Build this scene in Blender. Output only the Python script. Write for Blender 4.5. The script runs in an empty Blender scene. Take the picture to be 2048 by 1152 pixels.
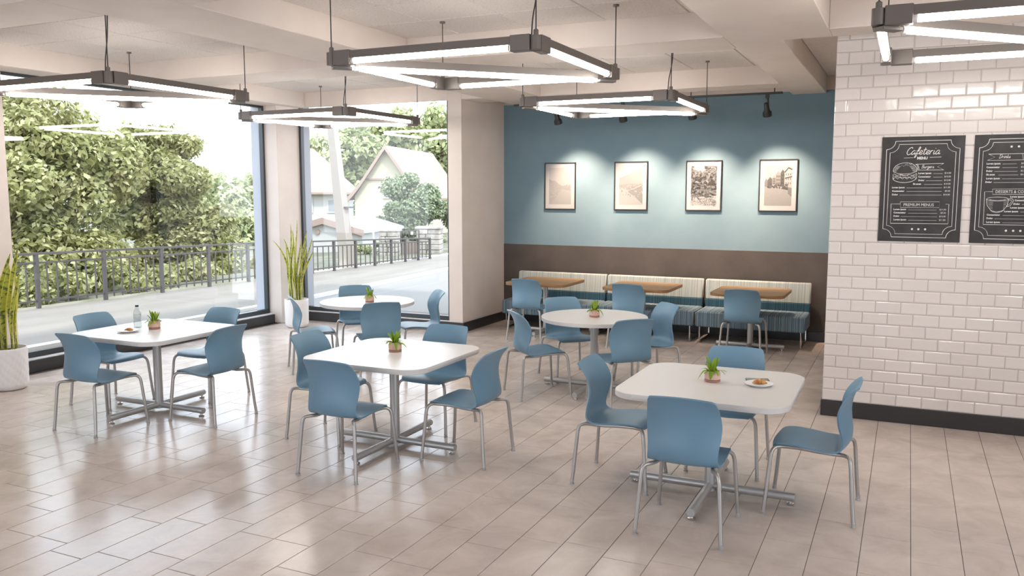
import bpy, math, random
import numpy as np
from math import sin, cos, pi, radians
from mathutils import Vector, Matrix

S = bpy.context.scene
COL = S.collection
random.seed(7)
RNG = np.random.default_rng(11)

# ------------------------------------------------------------------ camera
cd = bpy.data.cameras.new('camera')
cam = bpy.data.objects.new('camera', cd)
COL.objects.link(cam)
cam.location = (0, 0, 2.0)
cam.rotation_euler = (pi / 2 - 0.113772, 0, 0.440072)
cd.sensor_width = 36.0
cd.lens = 36.0 * 1680.667 / 2048.0
cd.clip_start, cd.clip_end = 0.05, 400
S.camera = cam

# ------------------------------------------------------------------ world, sun, exposure
W = bpy.data.worlds.new('world')
S.world = W
W.use_nodes = True
nt = W.node_tree
nt.nodes.clear()
_o = nt.nodes.new('ShaderNodeOutputWorld')
_b = nt.nodes.new('ShaderNodeBackground')
_t = nt.nodes.new('ShaderNodeTexCoord')
_s = nt.nodes.new('ShaderNodeSeparateXYZ')
_r = nt.nodes.new('ShaderNodeValToRGB')
_r.color_ramp.elements[0].position = 0.0
_r.color_ramp.elements[0].color = (0.88, 0.93, 1.0, 1)
_r.color_ramp.elements[1].position = 0.7
_r.color_ramp.elements[1].color = (0.66, 0.79, 0.97, 1)
nt.links.new(_t.outputs['Generated'], _s.inputs[0])
nt.links.new(_s.outputs['Z'], _r.inputs[0])
nt.links.new(_r.outputs[0], _b.inputs[0])
nt.links.new(_b.outputs[0], _o.inputs[0])
_b.inputs[1].default_value = 2.9

sd = bpy.data.lights.new('sun', 'SUN')
sd.energy = 2.4
sd.angle = radians(6)
sd.color = (1.0, 0.96, 0.88)
sun = bpy.data.objects.new('sun', sd)
sun.rotation_euler = Vector((-0.45, 0.35, -0.82)).to_track_quat('-Z', 'Y').to_euler()
sun.location = (0, 0, 12)
COL.objects.link(sun)

S.view_settings.view_transform = 'Standard'
S.view_settings.look = 'None'
S.view_settings.gamma = 1.0
S.view_settings.use_curve_mapping = False
S.view_settings.exposure = 0.78
S.cycles.max_bounces = 8
S.cycles.diffuse_bounces = 5
S.cycles.glossy_bounces = 4
S.cycles.transmission_bounces = 6
S.cycles.transparent_max_bounces = 12
S.cycles.caustics_reflective = False
S.cycles.caustics_refractive = False
S.cycles.sample_clamp_indirect = 8.0
S.cycles.use_denoising = True

TUBE_POWER = 18.0
SPOT_POWER = 183.0


# ------------------------------------------------------------------ materials
def srgb(r, g, b):
    f = lambda c: c / 12.92 if c <= 0.04045 else ((c + 0.055) / 1.055) ** 2.4
    return (f(r / 255), f(g / 255), f(b / 255), 1)


def mat(name, col, rough=0.5, metal=0.0, spec=0.5, emit=None, estr=0.0, trans=0.0, alpha=1.0, coat=0.0):
    m = bpy.data.materials.new(name)
    m.use_nodes = True
    p = m.node_tree.nodes['Principled BSDF']
    p.inputs['Base Color'].default_value = col
    p.inputs['Roughness'].default_value = rough
    p.inputs['Metallic'].default_value = metal
    p.inputs['Specular IOR Level'].default_value = spec
    p.inputs['Transmission Weight'].default_value = trans
    p.inputs['Coat Weight'].default_value = coat
    if emit:
        p.inputs['Emission Color'].default_value = emit
        p.inputs['Emission Strength'].default_value = estr
    return m


def nodes(m):
    t = m.node_tree
    return t, t.nodes['Principled BSDF'], t.links


def add_noise_colour(m, c0, c1, scale, detail=4, coord='Object', bump=0.0, bscale=None, stretch=None, dist=0.0, lo=0.35, hi=0.65):
    t, p, L = nodes(m)
    tc = t.nodes.new('ShaderNodeTexCoord')
    if coord == 'World':
        g = t.nodes.new('ShaderNodeNewGeometry')
        src = g.outputs['Position']
    else:
        src = tc.outputs[coord]
    if stretch:
        mp = t.nodes.new('ShaderNodeMapping')
        mp.inputs['Scale'].default_value = stretch
        L.new(src, mp.inputs[0])
        src = mp.outputs[0]
    n = t.nodes.new('ShaderNodeTexNoise')
    n.inputs['Scale'].default_value = scale
    n.inputs['Detail'].default_value = detail
    n.inputs['Distortion'].default_value = dist
    L.new(src, n.inputs['Vector'])
    r = t.nodes.new('ShaderNodeValToRGB')
    r.color_ramp.elements[0].position = lo
    r.color_ramp.elements[1].position = hi
    r.color_ramp.elements[0].color = c0
    r.color_ramp.elements[1].color = c1
    L.new(n.outputs['Fac'], r.inputs[0])
    L.new(r.outputs[0], p.inputs['Base Color'])
    if bump:
        n2 = t.nodes.new('ShaderNodeTexNoise')
        n2.inputs['Scale'].default_value = bscale or scale * 4
        n2.inputs['Detail'].default_value = 3
        L.new(src, n2.inputs['Vector'])
        b = t.nodes.new('ShaderNodeBump')
        b.inputs['Strength'].default_value = bump
        b.inputs['Distance'].default_value = 0.01
        L.new(n2.outputs['Fac'], b.inputs['Height'])
        L.new(b.outputs[0], p.inputs['Normal'])
    return r


M = {}
M['paint'] = mat('beige_paint', (0.67, 0.595, 0.545, 1), 0.7, spec=0.3)
add_noise_colour(M['paint'], (0.655, 0.58, 0.53, 1), (0.685, 0.61, 0.56, 1), 3, coord='World', bump=0.05, bscale=60)
M['blue'] = mat('blue_wall_paint', (0.235, 0.42, 0.50, 1), 0.75, spec=0.25)
add_noise_colour(M['blue'], (0.160, 0.248, 0.300, 1), (0.172, 0.260, 0.312, 1), 4, coord='World', bump=0.06, bscale=70)
M['wainscot'] = mat('brown_wainscot', (0.105, 0.085, 0.075, 1), 0.5)
add_noise_colour(M['wainscot'], (0.060, 0.050, 0.044, 1), (0.082, 0.069, 0.061, 1), 2.2, 8, coord='World', bump=0.12, bscale=35)
M['black'] = mat('black_baseboard', (0.030, 0.029, 0.030, 1), 0.35)
M['frame'] = mat('slate_window_frame', (0.030, 0.036, 0.042, 1), 0.35)
M['reveal'] = mat('pale_reveal_paint', (0.42, 0.44, 0.49, 1), 0.6)
M['sill'] = mat('pale_sill', (0.70, 0.70, 0.72, 1), 0.35)
M['grout_tile'] = mat('grey_tile_grout', (0.47, 0.43, 0.405, 1), 0.85)
M['grout_floor'] = mat('brown_floor_grout', (0.10, 0.078, 0.064, 1), 0.8)
M['white_lam'] = mat('white_laminate', (0.63, 0.612, 0.60, 1), 0.3)
M['plastic'] = mat('blue_plastic', (0.136, 0.252, 0.350, 1), 0.40, spec=0.45)
M['steel'] = mat('brushed_silver_steel', (0.42, 0.40, 0.385, 1), 0.38, 0.7)
M['darksteel'] = mat('silver_grey_steel', (0.46, 0.455, 0.45, 1), 0.42, 0.6)
M['chrome'] = mat('chrome', (0.7, 0.7, 0.7, 1), 0.15, 1.0)
M['rubber'] = mat('grey_glide', (0.32, 0.32, 0.32, 1), 0.5)
M['lamp'] = mat('bronze_lamp_metal', (0.17, 0.15, 0.138, 1), 0.45, 0.4)
M['cable'] = mat('black_cable', (0.03, 0.028, 0.026, 1), 0.5)
M['tube'] = mat('lit_tube', (1, 1, 1, 1), 0.4, emit=(1.0, 0.95, 0.89, 1), estr=TUBE_POWER)
M['socket'] = mat('white_tube_socket', (0.78, 0.75, 0.73, 1), 0.4)
M['spot'] = mat('black_spotlight_metal', (0.018, 0.018, 0.018, 1), 0.4)
M['spot_lens'] = mat('lit_lens', (1, 1, 1, 1), 0.4, emit=(1, 0.95, 0.85, 1), estr=8)
M['paper'] = mat('white_mat_board', (0.33, 0.345, 0.36, 1), 0.6)
M['board'] = mat('chalkboard', (0.05, 0.045, 0.047, 1), 0.6)
add_noise_colour(M['board'], (0.022, 0.019, 0.019, 1), (0.040, 0.036, 0.036, 1), 7, 6, coord='Object')
M['chalk'] = mat('chalk', (0.72, 0.70, 0.68, 1), 0.9)
M['pot_white'] = mat('white_ceramic', (0.76, 0.74, 0.73, 1), 0.45)
M['soil'] = mat('dark_soil', (0.035, 0.025, 0.018, 1), 0.95)
M['pot_pink'] = mat('pink_clay', (0.66, 0.42, 0.34, 1), 0.6)
add_noise_colour(M['pot_pink'], (0.60, 0.36, 0.28, 1), (0.72, 0.50, 0.42, 1), 22, 5)
M['saucer'] = mat('terracotta_saucer', (0.46, 0.21, 0.15, 1), 0.6)
M['porcelain'] = mat('white_porcelain', (0.82, 0.81, 0.80, 1), 0.15)
M['croissant'] = mat('baked_crust', (0.45, 0.20, 0.05, 1), 0.45)
add_noise_colour(M['croissant'], (0.32, 0.11, 0.02, 1), (0.62, 0.33, 0.09, 1), 60, 3, stretch=(1, 0.25, 0.25))
M['phone'] = mat('phone_glass', (0.03, 0.055, 0.055, 1), 0.12)
M['phone_edge'] = mat('phone_edge', (0.05, 0.055, 0.055, 1), 0.3, 0.6)
M['navy'] = mat('navy_cap', (0.012, 0.02, 0.09, 1), 0.4)
# glazed subway tile: slight waviness so reflections break up
M['subway'] = mat('white_glazed_tile', (0.74, 0.695, 0.665, 1), 0.1, spec=0.5)
t, p, L = nodes(M['subway'])
oi = t.nodes.new('ShaderNodeObjectInfo')
ge = t.nodes.new('ShaderNodeNewGeometry')
ad = t.nodes.new('ShaderNodeMath'); ad.operation = 'ADD'
fr = t.nodes.new('ShaderNodeMath'); fr.operation = 'FRACT'
L.new(oi.outputs['Random'], ad.inputs[0]); L.new(ge.outputs['Random Per Island'], ad.inputs[1]); L.new(ad.outputs[0], fr.inputs[0])
rr = t.nodes.new('ShaderNodeValToRGB')
rr.color_ramp.elements[0].color = (0.69, 0.640, 0.612, 1)
rr.color_ramp.elements[1].color = (0.73, 0.68, 0.65, 1)
L.new(fr.outputs[0], rr.inputs[0]); L.new(rr.outputs[0], p.inputs['Base Color'])
nn = t.nodes.new('ShaderNodeTexNoise'); nn.inputs['Scale'].default_value = 14
L.new(ge.outputs['Position'], nn.inputs['Vector'])
bb = t.nodes.new('ShaderNodeBump'); bb.inputs['Strength'].default_value = 0.12; bb.inputs['Distance'].default_value = 0.01
L.new(nn.outputs['Fac'], bb.inputs['Height']); L.new(bb.outputs[0], p.inputs['Normal'])

# polished stone floor tile
M['floor_tile'] = mat('taupe_stone_tile', (0.34, 0.275, 0.235, 1), 0.2, spec=0.3)
t, p, L = nodes(M['floor_tile'])
ge = t.nodes.new('ShaderNodeNewGeometry')
oi = t.nodes.new('ShaderNodeObjectInfo')
ad = t.nodes.new('ShaderNodeMath'); ad.operation = 'ADD'
fr = t.nodes.new('ShaderNodeMath'); fr.operation = 'FRACT'
L.new(oi.outputs['Random'], ad.inputs[0]); L.new(ge.outputs['Random Per Island'], ad.inputs[1]); L.new(ad.outputs[0], fr.inputs[0])
n1 = t.nodes.new('ShaderNodeTexNoise'); n1.inputs['Scale'].default_value = 3.2; n1.inputs['Detail'].default_value = 10; n1.inputs['Roughness'].default_value = 0.62
n1.inputs['Distortion'].default_value = 0.6
L.new(ge.outputs['Position'], n1.inputs['Vector'])
mx = t.nodes.new('ShaderNodeMath'); mx.operation = 'MULTIPLY_ADD'; mx.inputs[1].default_value = 0.10; 
L.new(fr.outputs[0], mx.inputs[0]); L.new(n1.outputs['Fac'], mx.inputs[2])
r = t.nodes.new('ShaderNodeValToRGB')
r.color_ramp.elements[0].position = 0.36; r.color_ramp.elements[0].color = (0.50, 0.423, 0.372, 1)
r.color_ramp.elements[1].position = 0.74; r.color_ramp.elements[1].color = (0.645, 0.56, 0.503, 1)
L.new(mx.outputs[0], r.inputs[0]); L.new(r.outputs[0], p.inputs['Base Color'])
rg = t.nodes.new('ShaderNodeMapRange'); rg.inputs['From Min'].default_value = 0.3; rg.inputs['From Max'].default_value = 0.7
rg.inputs['To Min'].default_value = 0.16; rg.inputs['To Max'].default_value = 0.25
L.new(n1.outputs['Fac'], rg.inputs[0]); L.new(rg.outputs[0], p.inputs['Roughness'])

# acoustic ceiling panel with speckles
M['acoustic'] = mat('speckled_acoustic_panel', (0.60, 0.55, 0.515, 1), 0.9, spec=0.2)
add_noise_colour(M['acoustic'], (0.57, 0.52, 0.485, 1), (0.71, 0.655, 0.615, 1), 60, 5, coord='World', lo=0.34, hi=0.48)
M['grid'] = mat('ceiling_gap', (0.30, 0.265, 0.24, 1), 0.8)

# wood table laminate
M['wood'] = mat('warm_oak_laminate', (0.42, 0.24, 0.10, 1), 0.35)
add_noise_colour(M['wood'], (0.27, 0.168, 0.080, 1), (0.43, 0.29, 0.16, 1), 2.6, 6, stretch=(1.0, 14, 14), dist=0.4, lo=0.3, hi=0.7)
M['wood_edge'] = mat('dark_wood_edge', (0.27, 0.135, 0.05, 1), 0.4)


def stripe_fabric(name, ramp):
    m = mat(name, (0.5, 0.5, 0.5, 1), 0.85, spec=0.2)
    t, p, L = nodes(m)
    tc = t.nodes.new('ShaderNodeTexCoord')
    sp = t.nodes.new('ShaderNodeSeparateXYZ')
    L.new(tc.outputs['Object'], sp.inputs[0])
    n = t.nodes.new('ShaderNodeTexNoise')
    n.noise_dimensions = '1D'
    n.inputs['Scale'].default_value = 90
    n.inputs['Detail'].default_value = 2.5
    n.inputs['Roughness'].default_value = 0.7
    L.new(sp.outputs['X'], n.inputs['W'])
    r = t.nodes.new('ShaderNodeValToRGB')
    r.color_ramp.interpolation = 'EASE'
    els = r.color_ramp.elements
    els[0].position, els[0].color = ramp[0]
    els[1].position, els[1].color = ramp[-1]
    for pos, c in ramp[1:-1]:
        e = els.new(pos); e.color = c
    L.new(n.outputs['Fac'], r.inputs[0])
    L.new(r.outputs[0], p.inputs['Base Color'])
    n2 = t.nodes.new('ShaderNodeTexNoise'); n2.inputs['Scale'].default_value = 260
    L.new(tc.outputs['Object'], n2.inputs['Vector'])
    b = t.nodes.new('ShaderNodeBump'); b.inputs['Strength'].default_value = 0.25; b.inputs['Distance'].default_value = 0.003
    L.new(n2.outputs['Fac'], b.inputs['Height']); L.new(b.outputs[0], p.inputs['Normal'])
    return m


M['fab_seat'] = stripe_fabric('teal_striped_fabric', [(0.30, srgb(62, 86, 104)), (0.45, srgb(88, 113, 130)), (0.55, srgb(108, 132, 144)), (0.60, srgb(196, 198, 194)), (0.66, srgb(90, 116, 130))])
M['fab_back'] = stripe_fabric('pale_striped_fabric', [(0.30, srgb(116, 134, 140)), (0.44, srgb(156, 167, 166)), (0.55, srgb(174, 179, 174)), (0.61, srgb(200, 198, 190)), (0.69, srgb(126, 144, 148))])
M['fab_band'] = stripe_fabric('dark_striped_fabric', [(0.30, srgb(34, 64, 82)), (0.50, srgb(50, 84, 102)), (0.62, srgb(88, 116, 126)), (0.70, srgb(38, 70, 86))])


def leaf_mat(name, stops, trans=0.25, rough=0.5, uv=False):
    m = mat(name, (0.2, 0.3, 0.05, 1), rough, spec=0.3)
    t, p, L = nodes(m)
    ge = t.nodes.new('ShaderNodeNewGeometry')
    r = t.nodes.new('ShaderNodeValToRGB')
    els = r.color_ramp.elements
    els[0].position, els[0].color = stops[0]
    els[1].position, els[1].color = stops[-1]
    for pos, c in stops[1:-1]:
        e = els.new(pos); e.color = c
    L.new(ge.outputs['Random Per Island'], r.inputs[0])
    L.new(r.outputs[0], p.inputs['Base Color'])
    tr = t.nodes.new('ShaderNodeBsdfTranslucent')
    L.new(r.outputs[0], tr.inputs[0])
    mix = t.nodes.new('ShaderNodeMixShader')
    mix.inputs[0].default_value = trans
    L.new(p.outputs[0], mix.inputs[1]); L.new(tr.outputs[0], mix.inputs[2])
    L.new(mix.outputs[0], t.nodes['Material Output'].inputs[0])
    return m


M['leaf_tree'] = leaf_mat('olive_tree_leaf', [(0.0, (0.17, 0.17, 0.05, 1)), (0.5, (0.31, 0.31, 0.12, 1)), (1.0, (0.54, 0.51, 0.28, 1))], 0.4)
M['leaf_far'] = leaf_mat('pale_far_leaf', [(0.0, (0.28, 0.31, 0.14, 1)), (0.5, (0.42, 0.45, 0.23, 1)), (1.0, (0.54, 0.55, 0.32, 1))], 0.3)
M['leaf_bush'] = leaf_mat('grey_green_leaf', [(0.0, (0.15, 0.19, 0.10, 1)), (0.5, (0.25, 0.29, 0.165, 1)), (1.0, (0.38, 0.42, 0.27, 1))], 0.3)
M['leaf_small'] = leaf_mat('bright_green_leaf', [(0.0, (0.16, 0.30, 0.02, 1)), (0.5, (0.30, 0.46, 0.04, 1)), (1.0, (0.46, 0.58, 0.08, 1))], 0.3, 0.35)
t, p, L = nodes(M['leaf_small'])
oi = t.nodes.new('ShaderNodeObjectInfo')
for lk in list(L):
    if lk.from_socket.name == 'Random Per Island':
        dst = lk.to_socket; L.remove(lk); L.new(oi.outputs['Random'], dst)
M['bark'] = mat('brown_bark', (0.10, 0.075, 0.055, 1), 0.9)

# banded snake-plant leaf: yellow margins, dark cross bands
M['snake'] = mat('banded_snake_leaf', (0.2, 0.25, 0.03, 1), 0.38)
t, p, L = nodes(M['snake'])
uvn = t.nodes.new('ShaderNodeTexCoord'); sp = t.nodes.new('ShaderNodeSeparateXYZ'); L.new(uvn.outputs['UV'], sp.inputs[0])
nz = t.nodes.new('ShaderNodeTexNoise'); nz.inputs['Scale'].default_value = 9; nz.inputs['Detail'].default_value = 3
mpn = t.nodes.new('ShaderNodeMapping'); mpn.inputs['Scale'].default_value = (0.10, 3.2, 1); L.new(uvn.outputs['UV'], mpn.inputs[0]); L.new(mpn.outputs[0], nz.inputs['Vector'])
rb = t.nodes.new('ShaderNodeValToRGB')
rb.color_ramp.elements[0].position = 0.44; rb.color_ramp.elements[0].color = (0.075, 0.10, 0.025, 1)
rb.color_ramp.elements[1].position = 0.54; rb.color_ramp.elements[1].color = (0.38, 0.40, 0.05, 1)
L.new(nz.outputs['Fac'], rb.inputs[0])
ed = t.nodes.new('ShaderNodeMath'); ed.operation = 'ABSOLUTE'
su = t.nodes.new('ShaderNodeMath'); su.operation = 'SUBTRACT'; su.inputs[1].default_value = 0.5
L.new(sp.outputs['X'], su.inputs[0]); L.new(su.outputs[0], ed.inputs[0])
gt = t.nodes.new('ShaderNodeMapRange'); gt.inputs['From Min'].default_value = 0.33; gt.inputs['From Max'].default_value = 0.40
L.new(ed.outputs[0], gt.inputs[0])
mc = t.nodes.new('ShaderNodeMix'); mc.data_type = 'RGBA'
L.new(gt.outputs[0], mc.inputs['Factor']); L.new(rb.outputs[0], mc.inputs[6]); mc.inputs[7].default_value = (0.62, 0.58, 0.08, 1)
L.new(mc.outputs[2], p.inputs['Base Color'])


def glass_mat(name, tint):
    m = bpy.data.materials.new(name)
    m.use_nodes = True
    t = m.node_tree
    t.nodes.clear()
    o = t.nodes.new('ShaderNodeOutputMaterial')
    tr = t.nodes.new('ShaderNodeBsdfTransparent'); tr.inputs[0].default_value = tint
    gl = t.nodes.new('ShaderNodeBsdfGlossy'); gl.inputs['Roughness'].default_value = 0.02
    lw = t.nodes.new('ShaderNodeLayerWeight'); lw.inputs['Blend'].default_value = 0.5
    pw = t.nodes.new('ShaderNodeMath'); pw.operation = 'POWER'; pw.inputs[1].default_value = 4.0
    ma = t.nodes.new('ShaderNodeMath'); ma.operation = 'MULTIPLY_ADD'; ma.inputs[1].default_value = 0.9; ma.inputs[2].default_value = 0.03
    mx = t.nodes.new('ShaderNodeMixShader')
    L = t.links
    L.new(lw.outputs['Facing'], pw.inputs[0]); L.new(pw.outputs[0], ma.inputs[0]); L.new(ma.outputs[0], mx.inputs[0])
    L.new(tr.outputs[0], mx.inputs[1]); L.new(gl.outputs[0], mx.inputs[2]); L.new(mx.outputs[0], o.inputs[0])
    return m


M['glass'] = glass_mat('window_glass', (0.97, 0.98, 0.98, 1))
M['clear'] = glass_mat('clear_plastic', (0.86, 0.88, 0.88, 1))
M['water'] = glass_mat('water', (0.93, 0.95, 0.95, 1))

# exterior
M['pavement'] = mat('pale_pavement', (0.36, 0.34, 0.31, 1), 0.9)
add_noise_colour(M['pavement'], (0.165, 0.140, 0.112, 1), (0.205, 0.178, 0.146, 1), 1.2, 6, coord='World', stretch=(1.5, 0.35, 1))
M['road'] = mat('pale_asphalt', (0.195, 0.178, 0.158, 1), 0.9)
M['kerb'] = mat('white_kerb', (0.62, 0.60, 0.57, 1), 0.8)
M['rail'] = mat('grey_brown_railing', (0.060, 0.050, 0.048, 1), 0.6)
M['earth'] = mat('pale_ground', (0.40, 0.40, 0.27, 1), 0.95)
add_noise_colour(M['earth'], (0.085, 0.09, 0.045, 1), (0.17, 0.155, 0.115, 1), 1.5, 5, coord='World')
M['cream'] = mat('cream_render', (0.46, 0.42, 0.315, 1), 0.9)
M['white_render'] = mat('white_render', (0.45, 0.437, 0.415, 1), 0.9)
M['roof_tile'] = mat('faded_roof_tile', (0.62, 0.42, 0.32, 1), 0.9)
add_noise_colour(M['roof_tile'], (0.27, 0.190, 0.150, 1), (0.33, 0.240, 0.195, 1), 5, 3, coord='World', stretch=(1, 1, 4))
M['roof_edge'] = mat('brown_roof_edge', (0.30, 0.215, 0.18, 1), 0.9)
M['roof_grey'] = mat('grey_roof', (0.36, 0.385, 0.38, 1), 0.9)
M['concrete'] = mat('weathered_concrete', (0.28, 0.24, 0.205, 1), 0.9)
M['stone'] = mat('pale_stone', (0.52, 0.47, 0.41, 1), 0.9)
add_noise_colour(M['stone'], (0.24, 0.215, 0.185, 1), (0.37, 0.335, 0.30, 1), 7, 4, coord='World')
M['dark_glass'] = mat('house_window_glass', (0.25, 0.26, 0.27, 1), 0.2)
M['gate_panel'] = mat('brown_gate_panel', (0.16, 0.12, 0.10, 1), 0.7)


# ------------------------------------------------------------------ mesh helpers
class MB:
    def __init__(s):
        s.v = []; s.f = []; s.mi = []; s.uv = None

    def add(s, vs, fs, mi=0):
        o = len(s.v)
        s.v += [tuple(map(float, v)) for v in vs]
        s.f += [tuple(i + o for i in f) for f in fs]
        s.mi += [mi] * len(fs)
        return s

    def box(s, x0, x1, y0, y1, z0, z1, b=0.0, mi=0):
        if b <= 0:
            vs = [(x, y, z) for z in (z0, z1) for y in (y0, y1) for x in (x0, x1)]
            fs = [(0, 2, 3, 1), (4, 5, 7, 6), (0, 1, 5, 4), (2, 6, 7, 3), (0, 4, 6, 2), (1, 3, 7, 5)]
            return s.add(vs, fs, mi)
        idx = {}
        vs = []
        for sx in (0, 1):
            for sy in (0, 1):
                for sz in (0, 1):
                    for a in range(3):
                        c = [(x0, x1)[sx], (y0, y1)[sy], (z0, z1)[sz]]
                        for k in range(3):
                            if k != a:
                                sg = (sx, sy, sz)[k]
                                c[k] += b if sg == 0 else -b
                        idx[(sx, sy, sz, a)] = len(vs)
                        vs.append(tuple(c))
        fs = []
        I = lambda sg, a: idx[(sg[0], sg[1], sg[2], a)]
        for a in range(3):
            o1, o2 = (a + 1) % 3, (a + 2) % 3
            for sg in (0, 1):
                q = []
                for (p1, p2) in ((0, 0), (1, 0), (1, 1), (0, 1)):
                    c = [0, 0, 0]; c[a] = sg; c[o1] = p1; c[o2] = p2
                    q.append(I(c, a))
                fs.append(tuple(q) if sg else tuple(q[::-1]))
        for a in range(3):  # edges along axis a
            o1, o2 = (a + 1) % 3, (a + 2) % 3
            for p1 in (0, 1):
                for p2 in (0, 1):
                    c0 = [0, 0, 0]; c0[o1] = p1; c0[o2] = p2
                    c1 = list(c0); c1[a] = 1
                    q = [I(c0, o1), I(c1, o1), I(c1, o2), I(c0, o2)]
                    if p1 == p2:
                        q = q[::-1]
                    fs.append(tuple(q))
        for sx in (0, 1):
            for sy in (0, 1):
                for sz in (0, 1):
                    q = [I((sx, sy, sz), a) for a in range(3)]
                    if (sx + sy + sz) % 2 == 0:
                        q = q[::-1]
                    fs.append(tuple(q))
        return s.add(vs, fs, mi)

    def tube(s, pts, r, n=10, mi=0, cap=True):
        P = [Vector(p) for p in pts]
        rs = r if isinstance(r, (list, tuple)) else [r] * len(P)
        T = []
        for i in range(len(P)):
            a = P[max(i - 1, 0)]; b = P[min(i + 1, len(P) - 1)]
            T.append((b - a).normalized())
        up = Vector((0, 0, 1)) if abs(T[0].z) < 0.9 else Vector((1, 0, 0))
        N = (up - T[0] * up.dot(T[0])).normalized()
        vs = []
        for i in range(len(P)):
            N = (N - T[i] * N.dot(T[i])).normalized()
            B = T[i].cross(N)
            for k in range(n):
                a = 2 * pi * k / n
                vs.append(P[i] + (N * cos(a) + B * sin(a)) * rs[i])
        fs = []
        for i in range(len(P) - 1):
            for k in range(n):
                a = i * n + k; b = i * n + (k + 1) % n
                fs.append((a, b, b + n, a + n))
        if cap:
            fs.append(tuple(range(n))[::-1])
            fs.append(tuple((len(P) - 1) * n + k for k in range(n)))
        return s.add(vs, fs, mi)

    def lathe(s, prof, n=24, c=(0, 0, 0), mi=0, relief=None, cap=True):
        vs = []
        for j, (r, z) in enumerate(prof):
            for k in range(n):
                a = 2 * pi * k / n
                rr = r + (relief(a, z, r) if relief else 0)
                vs.append((c[0] + rr * cos(a), c[1] + rr * sin(a), c[2] + z))
        fs = []
        for j in range(len(prof) - 1):
            for k in range(n):
                a = j * n + k; b = j * n + (k + 1) % n
                fs.append((a, b, b + n, a + n))
        if cap:
            fs.append(tuple(range(n))[::-1])
            fs.append(tuple((len(prof) - 1) * n + k for k in range(n)))
        return s.add(vs, fs, mi)

    def slab(s, outline, z0, z1, e=0.004, mi=0):
        """outline: ccw (x,y) list; e: chamfer."""
        o = np.array(outline, float)
        c = o.mean(0)
        ctr = o - c
        ln = np.linalg.norm(ctr, axis=1, keepdims=True)
        ins = c + ctr * (1 - e / ln)
        n = len(o)
        rings = [(ins, z0), (o, z0 + e), (o, z1 - e), (ins, z1)]
        vs = []
        for q, z in rings:
            vs += [(x, y, z) for x, y in q]
        fs = [tuple(range(n))[::-1], tuple(3 * n + k for k in range(n))]
        for j in range(3):
            for k in range(n):
                a = j * n + k; b = j * n + (k + 1) % n
                fs.append((a, b, b + n, a + n))
        return s.add(vs, fs, mi)

    def prism(s, poly, axis, a0, a1, mi=0):
        """poly in the two other axes (cyclic order), extruded along axis."""
        n = len(poly)
        def put(u, v, w):
            c = [0, 0, 0]; c[axis] = w; c[(axis + 1) % 3] = u; c[(axis + 2) % 3] = v
            return tuple(c)
        vs = [put(u, v, a0) for u, v in poly] + [put(u, v, a1) for u, v in poly]
        fs = [tuple(range(n))[::-1], tuple(range(n, 2 * n))]
        for k in range(n):
            fs.append((k, (k + 1) % n, n + (k + 1) % n, n + k))
        return s.add(vs, fs, mi)

    def mesh(s, name, mats, smooth=None):
        me = bpy.data.meshes.new(name)
        me.from_pydata(s.v, [], s.f)
        if not isinstance(mats, (list, tuple)):
            mats = [mats]
        for m in mats:
            me.materials.append(m)
        if len(mats) > 1:
            me.polygons.foreach_set('material_index', s.mi)
        if smooth is not None:
            me.polygons.foreach_set('use_smooth', [True] * len(me.polygons))
            me.set_sharp_from_angle(angle=radians(smooth))
        me.update()
        return me

    def obj(s, name, mats, parent=None, smooth=None, loc=None):
        return link(name, s.mesh(name, mats, smooth), parent, loc)


def link(name, me, parent=None, loc=None, rot=None):
    o = bpy.data.objects.new(name, me)
    COL.objects.link(o)
    if parent is not None:
        o.parent = parent
    if loc is not None:
        o.location = loc
    if rot is not None:
        o.rotation_euler = rot
    return o


def thing(name, label, cat, loc=(0, 0, 0), rz=0.0, group=None):
    o = bpy.data.objects.new(name, None)
    o.empty_display_size = 0.1
    COL.objects.link(o)
    o.location = loc
    o.rotation_euler = (0, 0, rz)
    return tag(o, label, cat, group)


def tag(o, label, cat, group=None):
    o['label'] = label
    o['category'] = cat
    if group:
        o['group'] = group
    return o


def struct(name, mb, m, parent=None, smooth=None):
    o = mb.obj(name, m, parent, smooth)
    if parent is None:
        o['kind'] = 'structure'
    return o


def struct_empty(name):
    o = bpy.data.objects.new(name, None)
    COL.objects.link(o)
    o['kind'] = 'structure'
    return o


def dup(root, loc, rz, label, group=None):
    r = root.copy()
    COL.objects.link(r)
    r.location = loc
    r.rotation_euler = (0, 0, rz)
    r['label'] = label
    if group:
        r['group'] = group
    for ch in list(root.children):
        c = ch.copy(); COL.objects.link(c); c.parent = r
        for g in list(ch.children):
            d = g.copy(); COL.objects.link(d); d.parent = c
    return r


def catmull(pts, k=6):
    P = np.array(pts, float)
    out = []
    n = len(P)
    for i in range(n - 1):
        p0, p1, p2, p3 = P[max(i - 1, 0)], P[i], P[i + 1], P[min(i + 2, n - 1)]
        for j in range(k):
            u = j / k
            out.append(0.5 * ((2 * p1) + (-p0 + p2) * u + (2 * p0 - 5 * p1 + 4 * p2 - p3) * u * u + (-p0 + 3 * p1 - 3 * p2 + p3) * u ** 3))
    out.append(P[-1])
    return np.array(out)


def rrect(w, d, r, n=8):
    out = []
    for cx, cy, a0 in ((w / 2 - r, d / 2 - r, 0), (-w / 2 + r, d / 2 - r, pi / 2), (-w / 2 + r, -d / 2 + r, pi), (w / 2 - r, -d / 2 + r, 1.5 * pi)):
        for k in range(n + 1):
            a = a0 + pi / 2 * k / n
            out.append((cx + r * cos(a), cy + r * sin(a)))
    return out


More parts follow.
